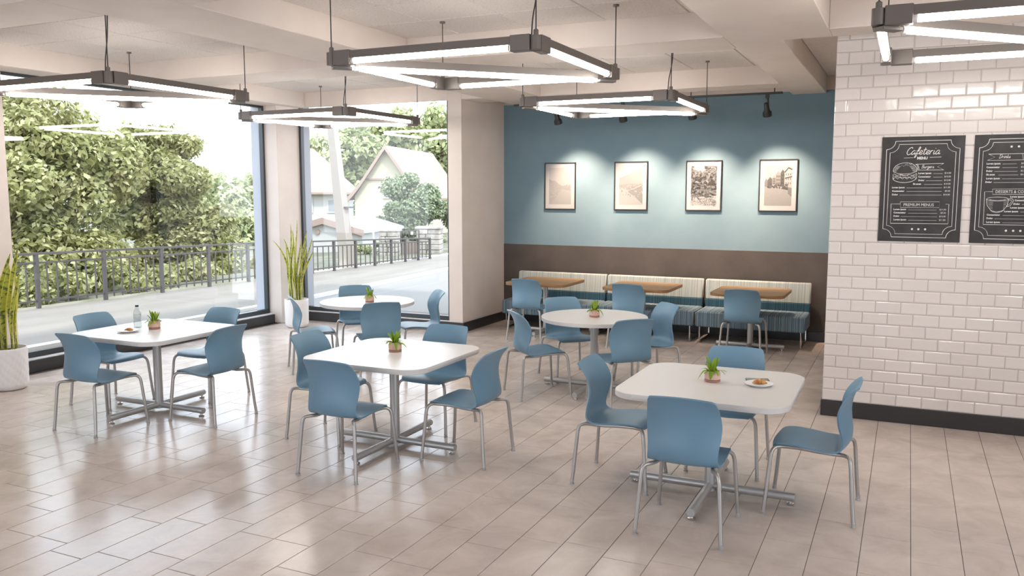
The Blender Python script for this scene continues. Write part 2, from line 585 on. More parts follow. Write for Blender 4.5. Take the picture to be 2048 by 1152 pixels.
# ------------------------------------------------------------------ room dimensions
XL = -8.75          # inner face of the left wall
YF = 10.47          # wall with the second window
YB = 11.84          # blue wall
YT = 7.9            # tiled wall
XT = -0.632         # left end of the tiled wall
XP = -5.71          # pier side
ZB = 3.281          # underside of beams
ZC = 3.50           # ceiling panels
XR, YN = 4.6, -4.0  # unseen right and near walls

# ------------------------------------------------------------------ floor
fl = struct('floor', MB().box(-8.9, XR, YN, 12.0, -0.12, -0.0035), M['grout_floor'])
TW, TL = 0.2572, 0.549
OFFS = {-1: 0.363, 0: 0.231, 1: 0.500, 2: 0.417, 3: 0.287}


def off(k):
    if k in OFFS:
        return OFFS[k]
    return (0.231 + 0.2117 * k + 0.13 * math.sin(k * 2.3)) % TL


cands = []
camv = Vector((0, 0, 2.0))
fwd = Vector((-0.4233, 0.8989, -0.1135)); rgt = Vector((0.9047, 0.4260, 0)); upv = rgt.cross(fwd)
for k in range(-34, 18):
    x0 = -0.1575 + TW * k
    x1 = x0 + TW
    if x0 < XL - 0.1 or x1 > XR:
        continue
    y = off(k) - 9 * TL
    while y < 12:
        y0, y1 = max(y, YN), min(y + TL, 11.86)
        if y1 - y0 > 0.05:
            c = Vector(((x0 + x1) / 2, (y0 + y1) / 2, 0)) - camv
            d = c.dot(fwd)
            vis = d > 0.5 and abs(c.dot(rgt) / d) < 0.64 and abs(c.dot(upv) / d) < 0.38
            hidden = (x0 > XT and y0 > YT) or (x1 < XP and y0 > YF)
            if not hidden:
                cands.append((0 if vis else 1, c.length, max(x0, XL - 0.05), x1, y0, min(y1, YT if x0 > XT else 99)))
        y += TL
cands.sort()
GAP = 0.0035


def tile_top(mb, x0, x1, y0, y1, dz=0.0):
    g = GAP / 2; e = 0.0022
    a, b, c, d = x0 + g, x1 - g, y0 + g, y1 - g
    vs = [(a, c, -0.005), (b, c, -0.005), (b, d, -0.005), (a, d, -0.005), (a, c, -0.0012 + dz), (b, c, -0.0012 + dz), (b, d, -0.0012 + dz), (a, d, -0.0012 + dz),
          (a + e, c + e, dz), (b - e, c + e, dz), (b - e, d - e, dz), (a + e, d - e, dz)]
    fs = [(8, 9, 10, 11)]
    for o in (0, 4):
        for k in range(4):
            fs.append((o + k, o + (k + 1) % 4, o + 4 + (k + 1) % 4, o + 4 + k))
    mb.add(vs, fs)


full = MB(); tile_top(full, -TW / 2, TW / 2, -TL / 2, TL / 2)
full_me = full.mesh('tile', M['floor_tile'])
rest = MB()
n_ind = 0
for v, dist, x0, x1, y0, y1 in cands:
    if v == 0 and n_ind < 298:
        if abs((y1 - y0) - TL) < 1e-6 and abs((x1 - x0) - TW) < 1e-6:
            link('tile', full_me, fl, ((x0 + x1) / 2, (y0 + y1) / 2, random.uniform(-0.0002, 0)))
        else:
            mb = MB(); tile_top(mb, x0, x1, y0, y1); mb.obj('tile', M['floor_tile'], fl)
        n_ind += 1
    else:
        tile_top(rest, x0, x1, y0, y1)
o = rest.obj('distant_tiles', M['floor_tile'], fl)
o['kind'] = 'stuff'

# ------------------------------------------------------------------ walls
wl = MB()
for y0, y1 in ((YN, -3.7), (-0.2, 5.905)):
    wl.box(-9.05, XL, y0, y1, 0.0, ZB + 0.6)
for y0, y1 in ((-3.7, -0.2), (5.905, 10.02)):
    wl.box(-9.05, XL, y0, y1, -0.1, 0.142)
    wl.box(-9.05, XL, y0, y1, ZB, ZB + 0.6)
wl.box(-9.05, -8.6, 10.02, 10.78, 0.0, ZB + 0.6, 0.008)
wall_left = struct('wall_left', wl, M['paint'])

wf = MB()
wf.box(-8.6, -5.93, YF, 10.78, -0.1, 0.142)
wf.box(-8.6, -5.93, YF, 10.53, ZB, ZB + 0.6)
wf.box(-8.6, -5.93, 10.53, 10.78, ZB + 0.12, ZB + 0.6)
wf.box(-5.93, XP, YF, 12.1, 0.0, ZB + 0.6, 0.004)
wall_far = struct('wall_far', wf, M['paint'])

wb = struct('wall_back', MB().box(XP, XR, YB, 12.1, 0.0, ZB + 0.6), M['paint'])
MB().box(XP, -0.35, YB - 0.004, YB, 1.197, 3.32).obj('blue_paint_field', M['blue'], wb)
MB().box(XP, -0.35, YB - 0.014, YB, 0.10, 1.197, 0.002).obj('wainscot_panel', M['wainscot'], wb)

wt = struct('wall_tile', MB().box(XT + 0.002, XR, YT + 0.009, YT + 0.25, 0.0, ZB + 0.6).box(XT + 0.004, XT + 0.2, YT + 0.25, YB, 0, ZB + 0.6), M['paint'])
MB().box(XT + 0.003, 2.0, YT + 0.003, YT + 0.010, 0.142, ZC).obj('grout', M['grout_tile'], wt)
struct('wall_side', MB().box(XR, XR + 0.2, YN, YT + 0.3, -0.1, 0.142).box(XR, XR + 0.2, YN, YT + 0.3, ZB, ZB + 0.6).box(XR, XR + 0.2, 3.8, YT + 0.3, 0.142, ZB).box(XR, XR + 0.2, YN, -3.4, 0.142, ZB), M['paint'])
struct('wall_near', MB().box(-9.05, XR + 0.2, YN - 0.2, YN, -0.1, 0.142).box(-9.05, XR + 0.2, YN - 0.2, YN, ZB, ZB + 0.6).box(-9.05, -8.0, YN - 0.2, YN, 0.142, ZB).box(3.8, XR + 0.2, YN - 0.2, YN, 0.142, ZB).box(-2.4, 3.8, YN - 0.2, YN, 0.142, ZB), M['paint'])

# glazed bevelled tiles, one object each
PH, PW = 0.1016, 0.2005


def subway(w, h):
    g = 0.0022; e = 0.0085
    mb = MB()
    a, b, c, d = -w / 2 + g, w / 2 - g, -h / 2 + g, h / 2 - g
    vs = [(a, 0, c), (b, 0, c), (b, 0, d), (a, 0, d), (a, -0.004, c), (b, -0.004, c), (b, -0.004, d), (a, -0.004, d),
          (a + e, -0.0085, c + e), (b - e, -0.0085, c + e), (b - e, -0.0085, d - e), (a + e, -0.0085, d - e)]
    fs = [(8, 9, 10, 11)]
    for o in (0, 4):
        for k in range(4):
            fs.append((o + k, o + (k + 1) % 4, o + 4 + (k + 1) % 4, o + 4 + k))
    mb.add(vs, fs)
    return mb


sub_full = subway(PW, PH).mesh('tile', M['subway'])
sub_half = subway(0.1005, PH).mesh('tile', M['subway'])
far_tiles = MB()
for rrow in range(33):
    z0 = 0.142 + PH * rrow
    z1 = min(z0 + PH, ZC)
    if z1 - z0 < 0.03:
        break
    xs = [XT, XT + (0.204 if rrow % 2 == 0 else 0.1025)]
    while xs[-1] < 2.0:
        xs.append(xs[-1] + PW)
    for i in range(len(xs) - 1):
        xa, xb = xs[i], xs[i + 1]
        cx, cz = (xa + xb) / 2, (z0 + z1) / 2
        if xa > 0.88:
            tm = subway(xb - xa, z1 - z0)
            far_tiles.add([(x + cx, y + YT + 0.004, z + cz) for x, y, z in tm.v], tm.f)
        elif abs(z1 - z0 - PH) < 1e-6 and i > 0:
            link('tile', sub_full, wt, (cx, YT + 0.004, cz))
        elif abs(z1 - z0 - PH) < 1e-6 and rrow % 2:
            link('tile', sub_half, wt, (cx, YT + 0.004, cz))
        else:
            subway(xb - xa, z1 - z0).obj('tile', M['subway'], wt, loc=(cx, YT + 0.004, cz))
o = far_tiles.obj('unseen_tiles', M['subway'], wt)
o['kind'] = 'stuff'

# baseboards
struct('baseboard_left', MB().box(XL, XL + 0.02, YN, 10.0, 0.0, 0.135, 0.003), M['black'])
struct('baseboard_far', MB().box(-8.6, XP + 0.025, YF - 0.022, YF, 0.0, 0.137, 0.003).box(XP, XP + 0.025, YF, YB, 0.0, 0.137, 0.003), M['black'])
struct('baseboard_back', MB().box(XP + 0.025, XT, YB - 0.034, YB - 0.014, 0.0, 0.137, 0.003), M['black'])
struct('baseboard_tile', MB().box(XT - 0.006, XR, YT - 0.012, YT + 0.006, 0.0, 0.142, 0.003).box(XT - 0.010, XT + 0.004, YT + 0.006, YB, 0, 0.137, 0.003), M['black'])


# windows
def window(name, wall, a0, a1, z0, z1, plane, depth, reveal_dir):
    """wall 'x': lies in a plane of constant x (glass looks along x); 'y': constant y."""
    w = struct_empty(name)
    fw = 0.085
    def bx(mb, u0, u1, d0, d1, zz0, zz1, b=0.0):
        if wall == 'x':
            mb.box(min(d0, d1), max(d0, d1), u0, u1, zz0, zz1, b)
        else:
            mb.box(u0, u1, min(d0, d1), max(d0, d1), zz0, zz1, b)
    sgn = reveal_dir
    d0, d1 = plane, plane + sgn * depth
    for (u0, u1, zz0, zz1) in ((a0, a1, z0, z0 + 0.062), (a0, a1, z1 - 0.03, z1), (a0, a0 + fw * 0.5, z0 + 0.062, z1 - 0.03), (a1 - fw * 0.5, a1, z0 + 0.062, z1 - 0.03)):
        mb = MB(); bx(mb, u0, u1, d0, d1, zz0, zz1, 0.003); mb.obj('frame_bar', M['frame'], w)
    mb = MB(); bx(mb, a0 + fw * 0.5 - 0.004, a1 - fw * 0.5 + 0.004, d0 + sgn * depth * 0.45, d0 + sgn * (depth * 0.45 + 0.008), z0 + 0.058, z1 - 0.026)
    mb.obj('pane', M['glass'], w)
    # pale outside reveal
    e0, e1 = d1, d1 + sgn * 0.17
    for (u0, u1, zz0, zz1) in ((a0 - 0.0, a0 + 0.02, z0, z1), (a1 - 0.02, a1, z0, z1), (a0, a1, z0 - 0.02, z0 + 0.01)):
        mb = MB(); bx(mb, u0, u1, e0, e1, zz0, zz1); mb.obj('outer_reveal', M['reveal'], w)
    return w


w1 = window('window_1', 'x', 5.905, 10.02, 0.15, ZB, -8.84, 0.07, -1)
MB().box(-8.84, XL + 0.004, 5.905, 10.02, 0.138, 0.15, 0.002).obj('sill', M['sill'], w1)
w2 = window('window_2', 'y', -8.6, -5.93, 0.15, ZB + 0.05, YF + 0.05, 0.07, 1)
MB().box(-8.6, -5.93, YF - 0.004, YF + 0.05, 0.138, 0.15, 0.002).obj('sill', M['sill'], w2)
w4 = window('window_3', 'x', -3.7, -0.2, 0.15, ZB, -8.84, 0.07, -1)

for nm, a0, a1 in (('fill_window_near', -8.0, -2.4),):  # unseen window added behind the camera to raise the indoor light
    window(nm, 'y', a0, a1, 0.15, ZB, YN - 0.05, 0.07, -1)
for nm, a0, a1 in (('fill_window_side', -3.4, 3.8),):  # unseen glazing added on the right as extra daylight fill
    window(nm, 'x', a0, a1, 0.15, ZB, XR + 0.05, 0.07, 1)

# ------------------------------------------------------------------ coffered ceiling
ce = struct('ceiling', MB().box(-9.05, XR + 0.2, YN - 0.2, 10.78, ZC + 0.02, ZC + 0.4).box(-5.93, XR + 0.2, 10.78, 12.1, ZC + 0.02, ZC + 0.4), M['grid'])
bm_y = [(XL, -8.43), (-5.376, -4.563), (2.44, 3.25)]
for x0, x1 in bm_y:
    MB().box(x0, x1, YN, YF if x1 < XP else YB, ZB, ZC + 0.02, 0.006).obj('beam', M['paint'], ce)
MB().box(-1.473, -0.645, YN, 7.61, ZB, ZC + 0.02, 0.006).obj('beam', M['paint'], ce)
MB().box(-1.473, -1.047, 7.61, YB, ZB, ZC + 0.02, 0.006).obj('beam', M['paint'], ce)
bays = [(-8.43, -5.376), (-4.563, -1.473)]
rows_b = [(-0.1, 0.45), (3.89, 4.45), (7.25, 7.87)]
for x0, x1 in bays + [(-0.645, 2.44)]:
    for y0, y1 in rows_b:
        if x0 > -1 and y0 > 7:
            y1 = 7.61
        MB().box(x0, x1, y0, y1, ZB, ZC + 0.02, 0.006).obj('beam', M['paint'], ce)
MB().box(XP, -5.376, YF + 0.002, 11.0, ZB, ZC + 0.02).obj('beam', M['paint'], ce)
MB().box(-4.563, -1.473, 10.57, 11.0, ZB, ZC + 0.02, 0.006).obj('beam', M['paint'], ce)
MB().box(-5.376, -4.563, 0, 0.01, ZC, ZC + 0.02)
# panels
PX, PY = 0.735, 0.68
shared = {}
for x0, x1 in [(-8.43, -5.376), (-4.563, -1.473), (-0.645, 2.44), (-1.047, 2.44)]:
    for y0, y1 in [(YN, -0.1), (0.45, 3.89), (4.45, 7.25), (7.87, 10.57), (7.61, YB), (11.0, YB)]:
        alc = x0 == -1.047
        if alc != (y0 == 7.61):
            continue
        if y0 == 7.87 and x0 > -1:
            continue
        if y0 == 11.0 and not x0 == -4.563:
            continue
        if alc:
            x1 = XT + 0.0
            bx0 = -1.047
        gx = -7.635 + PX * math.floor((x0 + 7.635) / PX)
        gy = 5.22 + PY * math.floor((y0 - 5.22) / PY)
        X = [x0] + [gx + PX * k for k in range(1, 9) if x0 + 0.03 < gx + PX * k < x1 - 0.03] + [x1]
        Y = [y0] + [gy + PY * k for k in range(1, 9) if y0 + 0.03 < gy + PY * k < y1 - 0.03] + [y1]
        for i in range(len(X) - 1):
            for j in range(len(Y) - 1):
                w, d = round(X[i + 1] - X[i], 4), round(Y[j + 1] - Y[j], 4)
                if (w, d) not in shared:
                    shared[(w, d)] = MB().box(-w / 2 + 0.003, w / 2 - 0.003, -d / 2 + 0.003, d / 2 - 0.003, 0, 0.018, 0.007).mesh('acoustic_panel', M['acoustic'])
                link('acoustic_panel', shared[(w, d)], ce, ((X[i] + X[i + 1]) / 2, (Y[j] + Y[j + 1]) / 2, ZC))
MB().box(XP + 0.004, -5.38, 11.004, YB - 0.004, 0, 0.018, 0.004).obj('acoustic_panel', M['acoustic'], ce, loc=(0, 0, ZC))

# ------------------------------------------------------------------ chairs
PROF = [  # y, z, half width, edge forward, edge up
    (0.242, 0.424, 0.172, -0.014, -0.004), (0.226, 0.440, 0.196, -0.008, -0.002), (0.190, 0.452, 0.210, 0, 0), (0.140, 0.456, 0.215, 0, 0.001),
    (0.060, 0.450, 0.217, 0, 0.003), (-0.020, 0.439, 0.217, 0, 0.004), (-0.090, 0.431, 0.215, 0, 0.005), (-0.145, 0.432, 0.211, 0.004, 0.007),
    (-0.185, 0.447, 0.206, 0.016, 0.010), (-0.210, 0.480, 0.202, 0.036, 0.008), (-0.216, 0.530, 0.203, 0.050, 0.004), (-0.208, 0.600, 0.211, 0.060, 0),
    (-0.203, 0.670, 0.215, 0.060, 0), (-0.209, 0.735, 0.211, 0.045, 0), (-0.226, 0.785, 0.204, 0.030, 0), (-0.246, 0.825, 0.194, 0.014, -0.002), (-0.258, 0.846, 0.178, 0.004, -0.008)]
PR = catmull(PROF, 3)
NU = 15
TH = 0.011


def shell_meshes():
    nv = len(PR)
    top = np.zeros((nv, NU, 3))
    for i, (y, z, w, ey, ez) in enumerate(PR):
        for k in range(NU):
            u = -1 + 2 * k / (NU - 1)
            u = math.copysign(abs(u) ** 0.9, u)
            top[i, k] = (w * u, y + ey * u * u, z + ez * u * u)
    du = np.gradient(top, axis=1); dv = np.gradient(top, axis=0)
    nrm = np.cross(du, dv)
    nrm /= np.linalg.norm(nrm, axis=2, keepdims=True)
    if nrm[12, 7, 2] < 0:
        nrm = -nrm
    bot = top - nrm * TH
    idx = lambda s, i, k: s * nv * NU + i * NU + k
    V = np.concatenate([top.reshape(-1, 3), bot.reshape(-1, 3)])
    F = []; row = []
    for i in range(nv - 1):
        for k in range(NU - 1):
            F.append((idx(0, i, k), idx(0, i, k + 1), idx(0, i + 1, k + 1), idx(0, i + 1, k))); row.append(i)
            F.append((idx(1, i, k), idx(1, i + 1, k), idx(1, i + 1, k + 1), idx(1, i, k + 1))); row.append(i)
        F.append((idx(0, i, 0), idx(0, i + 1, 0), idx(1, i + 1, 0), idx(1, i, 0))); row.append(i)
        F.append((idx(0, i, NU - 1), idx(1, i, NU - 1), idx(1, i + 1, NU - 1), idx(0, i + 1, NU - 1))); row.append(i)
    for k in range(NU - 1):
        F.append((idx(0, 0, k), idx(1, 0, k), idx(1, 0, k + 1), idx(0, 0, k + 1))); row.append(0)
        F.append((idx(0, nv - 1, k), idx(0, nv - 1, k + 1), idx(1, nv - 1, k + 1), idx(1, nv - 1, k))); row.append(nv - 2)
    me = bpy.data.meshes.new('shell_source')
    me.from_pydata(V.tolist(), [], F)
    me.polygons.foreach_set('use_smooth', [True] * len(F))
    me.set_sharp_from_angle(angle=radians(50))
    me.update()
    cn = [tuple(c.vector) for c in me.corner_normals]
    cut = 27  # row where the seat turns up into the back
    out = []
    for nm, keep in (('seat', lambda r: r < cut), ('backrest', lambda r: r >= cut)):
        fs = [f for f, r in zip(F, row) if keep(r)]
        nl = []
        for p, r in zip(me.polygons, row):
            if keep(r):
                nl += [cn[li] for li in p.loop_indices]
        used = sorted({i for f in fs for i in f})
        mp = {u: j for j, u in enumerate(used)}
        m2 = bpy.data.meshes.new(nm)
        m2.from_pydata([tuple(V[u]) for u in used], [], [tuple(mp[i] for i in f) for f in fs])
        m2.materials.append(M['plastic'])
        m2.polygons.foreach_set('use_smooth', [True] * len(fs))
        m2.update()
        m2.normals_split_custom_set(nl)
        out.append(m2)
    bpy.data.meshes.remove(me)
    return out


seat_me, back_me = shell_meshes()
RT = 0.0125


def leg_mesh(sx, sy):
    p = [(0.250 * sx, 0.262 * sy, 0.022), (0.243 * sx, 0.252 * sy, 0.12), (0.229 * sx, 0.236 * sy, 0.32), (0.224 * sx, 0.231 * sy, 0.375), (0.214 * sx, 0.222 * sy, 0.408),
         (0.196 * sx, 0.203 * sy, 0.424 if sy > 0 else 0.416), (0.178 * sx, 0.175 * sy, 0.425 if sy > 0 else 0.415), (0.166 * sx, 0.125 * sy, 0.424 if sy > 0 else 0.411)]
    return MB().tube(catmull(p, 4), RT, 10).mesh('leg', M['steel'], 40)


legs_me = {(sx, sy): leg_mesh(sx, sy) for sx in (-1, 1) for sy in (-1, 1)}
glide_me = MB().lathe([(0.010, 0.03), (0.0135, 0.028), (0.0135, 0.014), (0.011, 0.012), (0.016, 0.008), (0.016, 0.0), (0.0, 0.0)][::-1], 12).mesh('glide', M['darksteel'], 40)
rail_me = {}
for sx in (-1, 1):
    rail_me[sx] = MB().tube(catmull([(0.166 * sx, 0.128, 0.424), (0.163 * sx, 0.05, 0.421), (0.163 * sx, -0.05, 0.413), (0.166 * sx, -0.128, 0.411)], 4), RT, 10).mesh('seat_rail', M['steel'], 40)


def build_chair(label, group):
    t = thing('moulded_chair', label, 'chair', (0, 0, 0), 0, group)
    link('seat', seat_me, t); link('backrest', back_me, t)
    for (sx, sy), me in legs_me.items():
        l = link('leg', me, t)
        link('glide', glide_me, l, (0.2505 * sx, 0.2625 * sy, 0))
    for sx in (-1, 1):
        link('seat_rail', rail_me[sx], t)
    return t


chair0 = None


def chair(x, y, rz, label, group):
    global chair0
    if chair0 is None:
        chair0 = build_chair(label, group)
        chair0.location = (x, y, 0); chair0.rotation_euler = (0, 0, rz)
        return chair0
    return dup(chair0, (x, y, 0), rz, label, group)


T1, T2, T3 = (-6.18, 5.48), (-3.605, 5.48), (-1.12, 5.484)
R1, R2 = (-5.606, 7.99), (-2.835, 7.98)
DN = [('near', 0, -0.615, 0), ('far', 0, 0.63, pi), ('left', -0.635, 0.02, -pi / 2), ('right', 0.645, 0.02, pi / 2)]
for (cx, cy), nm, gr in ((T1, 'square white table holding the water bottle', 'blue chairs at the table with the bottle'),
                         (T2, 'middle square table holding only a plant', 'blue chairs at the middle square table'),
                         (T3, 'square white table holding the phone', 'blue chairs at the table with the phone')):
    for sd_, dx, dy, rz in DN:
        side = {'near': 'near side', 'far': 'far side', 'left': 'left side', 'right': 'right side'}[sd_]
        chair(cx + dx, cy + dy, rz, 'blue moulded chair at the %s of the %s' % (side, nm), gr)
for (cx, cy), nm, gr in ((R1, 'round table by the window', 'blue chairs at the round table by the window'),
                         (R2, 'round table before the banquettes', 'blue chairs at the round table before the banquettes')):
    for sd_, sx, sy, rz in (('near left', -1, -1, -pi / 4), ('far left', -1, 1, -3 * pi / 4), ('near right', 1, -1, pi / 4), ('far right', 1, 1, 3 * pi / 4)):
        chair(cx + 0.440 * sx, cy + 0.435 * sy, rz, 'blue moulded chair at the %s of the white %s' % (sd_, nm), gr)
WX = [-4.62, -3.195, -1.77]
WN = ['leftmost wooden table, beside the pier', 'middle wooden table of the banquette row', 'rightmost wooden table, nearest the tiled wall']
for x, nm in zip(WX, WN):
    chair(x, 10.44, 0, 'blue moulded chair pulled up to the %s' % nm, 'blue chairs facing the banquettes')

# ------------------------------------------------------------------ tables
TOPZ, TOPT = 0.75, 0.038


def foot_parts(half):
    bar = MB().tube([(0.0, 0, 0.052), (half - 0.004, 0, 0.052), (half, 0, 0.052)], [0.027, 0.027, 0.0255], 16).mesh('base_bar', M['darksteel'], 40)
    gl = MB().lathe([(0.022, 0.0), (0.024, 0.004), (0.024, 0.012), (0.012, 0.014), (0.012, 0.03)], 14).mesh('glide', M['chrome'], 40)
    return bar, gl


bar_me, fgl_me = foot_parts(0.545)
bar_s_me, _ = foot_parts(0.425)
col_me = MB().lathe([(0.042, 0.022), (0.042, 0.034), (0.037, 0.040), (0.037, 0.66), (0.050, 0.665), (0.050, 0.690), (0.11, 0.694), (0.11, 0.7115)], 28).mesh('column', M['darksteel'], 35)
sq_me = MB().slab(rrect(1.08, 1.08, 0.17, 10), TOPZ - TOPT, TOPZ, 0.003).mesh('tabletop', M['white_lam'], 40)
rd_me = MB().slab([(0.538 * cos(2 * pi * k / 72), 0.538 * sin(2 * pi * k / 72)) for k in range(72)], TOPZ - TOPT, TOPZ, 0.003).mesh('tabletop', M['white_lam'], 40)
wd = MB().slab(rrect(0.90, 0.92, 0.12, 8), TOPZ - TOPT, TOPZ, 0.002)
wd.mi = [0 if i in (1,) else 1 for i in range(len(wd.f))]
wd_me = wd.mesh('tabletop', [M['wood'], M['wood_edge']], 40)


def table(name, label, x, y, top, bar, half, group=None):
    t = thing(name, label, 'table', (x, y, 0), 0, group)
    link('tabletop', top, t); link('column', col_me, t)
    for k in range(4):
        b = link('base_bar', bar, t, None, (0, 0, k * pi / 2))
        link('glide', fgl_me, b, (half - 0.028, 0, 0))
    return t


table('square_table', 'square white pedestal table holding a water bottle, croissant plate and plant', *T1, sq_me, bar_me, 0.545, 'square white tables')
table('square_table', 'middle square white pedestal table with only a potted plant on it', *T2, sq_me, bar_me, 0.545, 'square white tables')
table('square_table', 'square white pedestal table holding a phone, croissant plate and plant', *T3, sq_me, bar_me, 0.545, 'square white tables')
table('round_table', 'round white pedestal table beside the large window and snake plant', *R1, rd_me, bar_me, 0.545, 'round white tables')
table('round_table', 'round white pedestal table in front of the striped banquettes', *R2, rd_me, bar_me, 0.545, 'round white tables')
for x, nm in zip(WX, ('wooden pedestal table at the left end of the banquettes, beside the pier', 'wooden pedestal table at the middle banquette',
                      'wooden pedestal table at the right end banquette, nearest the tiled wall')):
    table('wooden_table', nm, x, 10.93, wd_me, bar_s_me, 0.425, 'wooden tables along the banquettes')

# ------------------------------------------------------------------ banquettes
def banquette(x0, x1, label):
    cx = (x0 + x1) / 2
    h = (x1 - x0) / 2 - 0.006
    t = thing('banquette', label, 'bench', (cx, 0, 0), 0, 'striped banquettes along the blue wall')
    MB().box(-h, h, 11.045, 11.66, 0.222, 0.425, 0.016).obj('seat', M['fab_seat'], t, 40)
    MB().box(-h + 0.004, h - 0.004, 11.60, 11.73, 0.405, 0.53, 0.006).obj('lumbar_band', M['fab_band'], t, 40)
    ba = MB()
    ba.box(-h, h, -0.045, 0.045, 0.0, 0.275, 0.014)
    ba.v = [(x, 11.655 + y + 0.13 * z, 0.525 + z) for x, y, z in ba.v]
    ba.obj('backrest', M['fab_back'], t, 40)
    for sx in (-1, 1):
        x = sx * (h - 0.05)
        pts = [(x, 11.10, 0.225), (x, 11.10, 0.05), (x, 11.112, 0.022), (x, 11.14, 0.013), (x, 11.66, 0.013), (x, 11.69, 0.022), (x, 11.70, 0.05), (x, 11.70, 0.225)]
        MB().tube(pts, 0.012, 10).obj('sled_leg', M['chrome'], t, 40)
    return t


banquette(-5.375, -3.952, 'leftmost teal striped banquette with pale back and chrome sled legs')
banquette(-3.945, -2.535, 'middle teal striped banquette between its two neighbours against the dark wainscot')
banquette(-2.515, -1.115, 'rightmost teal striped banquette, its end panel showing near the tiled wall')

# ------------------------------------------------------------------ pendant lights
def pendant(label, cx, cy, z=2.95, s=0.80):
    t = thing('pendant_light', label, 'light', (cx, cy, z), 0, 'square tube pendant lights')
    blk = 0.14
    inner = 2 * s - 2 * (0.03 + blk)

    def bar(length, name, tilt_r, drop=0.0):
        h = length / 2
        mb = MB()
        prof = [(-0.026, 0.050), (-0.029, 0.0), (-0.029, -0.004), (-0.024, -0.004), (-0.020, 0.030), (0.020, 0.030), (0.024, -0.004), (0.029, -0.004), (0.029, 0.0), (0.026, 0.050)]
        mb.prism([(a, b) for a, b in prof][::-1], 0, -h, h)
        return mb, h

    def add_bar(length, ax, ay, ang, name, drop=0.0):
        mb, h = bar(length, name, ang)
        o = mb.obj(name, M['lamp'], t, None, (ax, ay, drop))
        o.rotation_euler = (0, 0, ang)
        tb = MB().tube([(-h + 0.03, 0, -0.020), (h - 0.03, 0, -0.020)], 0.0205, 14)
        tb.obj('lit_tube', M['tube'], o, 40)
        for e in (-1, 1):
            MB().tube([(e * (h + 0.001), 0, -0.020), (e * (h - 0.031), 0, -0.020)], 0.0215, 14).obj('tube_socket', M['socket'], o, 40)
        return o

    L_ = inner + 0.02
    for ax, ay, ang in ((0, -s, 0), (0, s, 0), (-s, 0, pi / 2), (s, 0, pi / 2)):
        add_bar(L_, ax, ay, ang, 'light_bar')
    dl = (2 * s * math.sqrt(2)) - 0.32
    d = add_bar(dl, 0, 0, pi / 4, 'diagonal_light_bar', -0.035)
    for sx in (-1, 1):
        for sy in (-1, 1):
            mb = MB()
            px, py = sx * s, sy * s
            for (dx, dy) in ((-sx, 0), (0, -sy)):
                a0, a1 = 0.028, 0.03 + blk
                xs = sorted((px + dx * a0, px + dx * a1)) if dx else (px - 0.036, px + 0.036)
                ys = sorted((py + dy * a0, py + dy * a1)) if dy else (py - 0.036, py + 0.036)
                mb.box(xs[0], xs[1], ys[0], ys[1], -0.048, 0.056, 0.004)
            mb.lathe([(0.036, -0.042), (0.036, 0.046)], 18, (px + sx * 0.004, py + sy * 0.004, 0))
            if (sx, sy) in ((-1, -1), (1, 1)):
                q = MB().box(-0.14, 0.0, -0.034, 0.034, -0.068, -0.046, 0.003)
                a = pi / 4 if sx > 0 else pi / 4 + pi
                mb.add([(px + x * cos(a) - y * sin(a), py + x * sin(a) + y * cos(a), zz) for x, y, zz in q.v], q.f)
            c = mb.obj('corner_connector', M['lamp'], t, 30)
            hub = (px + sx * 0.004, py + sy * 0.004)
            MB().lathe([(0.017, 0.045), (0.017, 0.080), (0.010, 0.086)], 12, (hub[0], hub[1], 0)).obj('cable_grip', M['lamp'], c, 40)
            MB().tube([(hub[0], hub[1], 0.08), (hub[0], hub[1], ZC - z + 0.001)], 0.0045, 6).obj('cable', M['cable'], t)
            MB().lathe([(0.024, ZC - z - 0.016), (0.024, ZC - z + 0.001)], 14, (hub[0], hub[1], 0)).obj('ceiling_cap', M['lamp'], t, 40)
            if (sx, sy) == (1, -1):
                pts = catmull([(hub[0] - 0.03, hub[1], 0.055), (hub[0] - 0.022, hub[1], 0.16), (hub[0] + 0.006, hub[1] + 0.004, 0.33), (hub[0] + 0.012, hub[1] + 0.012, ZC - z + 0.001)], 5)
                MB().tube(pts, 0.005, 6).obj('power_cord', M['cable'], t)
    return t


pend = pendant('square black tube pendant light hanging in the centre of the ceiling, largest whole one', -3.02, 5.87)
dup(pend, (-6.90, 5.85, 2.95), 0, 'square black tube pendant light hanging at the left before the tree window')
dup(pend, (0.60, 5.95, 2.95), 0, 'square black tube pendant light cut off at the right, before the tiled wall')
dup(pend, (-6.88, 9.10, 2.95), 0, 'square black tube pendant light hanging farthest, before the house window')
dup(pend, (-2.99, 9.13, 2.95), 0, 'square black tube pendant light hanging before the blue picture wall')

# ------------------------------------------------------------------ track and spotlights
tr = thing('lighting_track', 'long thin black lighting track under the ceiling above the pictures', 'track', (-3.246, 11.10, 3.218))
MB().box(-1.95, 1.75, -0.017, 0.017, 0, 0.026, 0.003).obj('rail', M['spot'], tr)
for x in (-1.8, -0.6, 0.6, 1.65):
    MB().box(x - 0.006, x + 0.006, -0.006, 0.006, 0.026, ZC - 3.218).obj('hanger', M['spot'], tr)
SPX = [-4.522, -3.571, -2.627, -1.681]


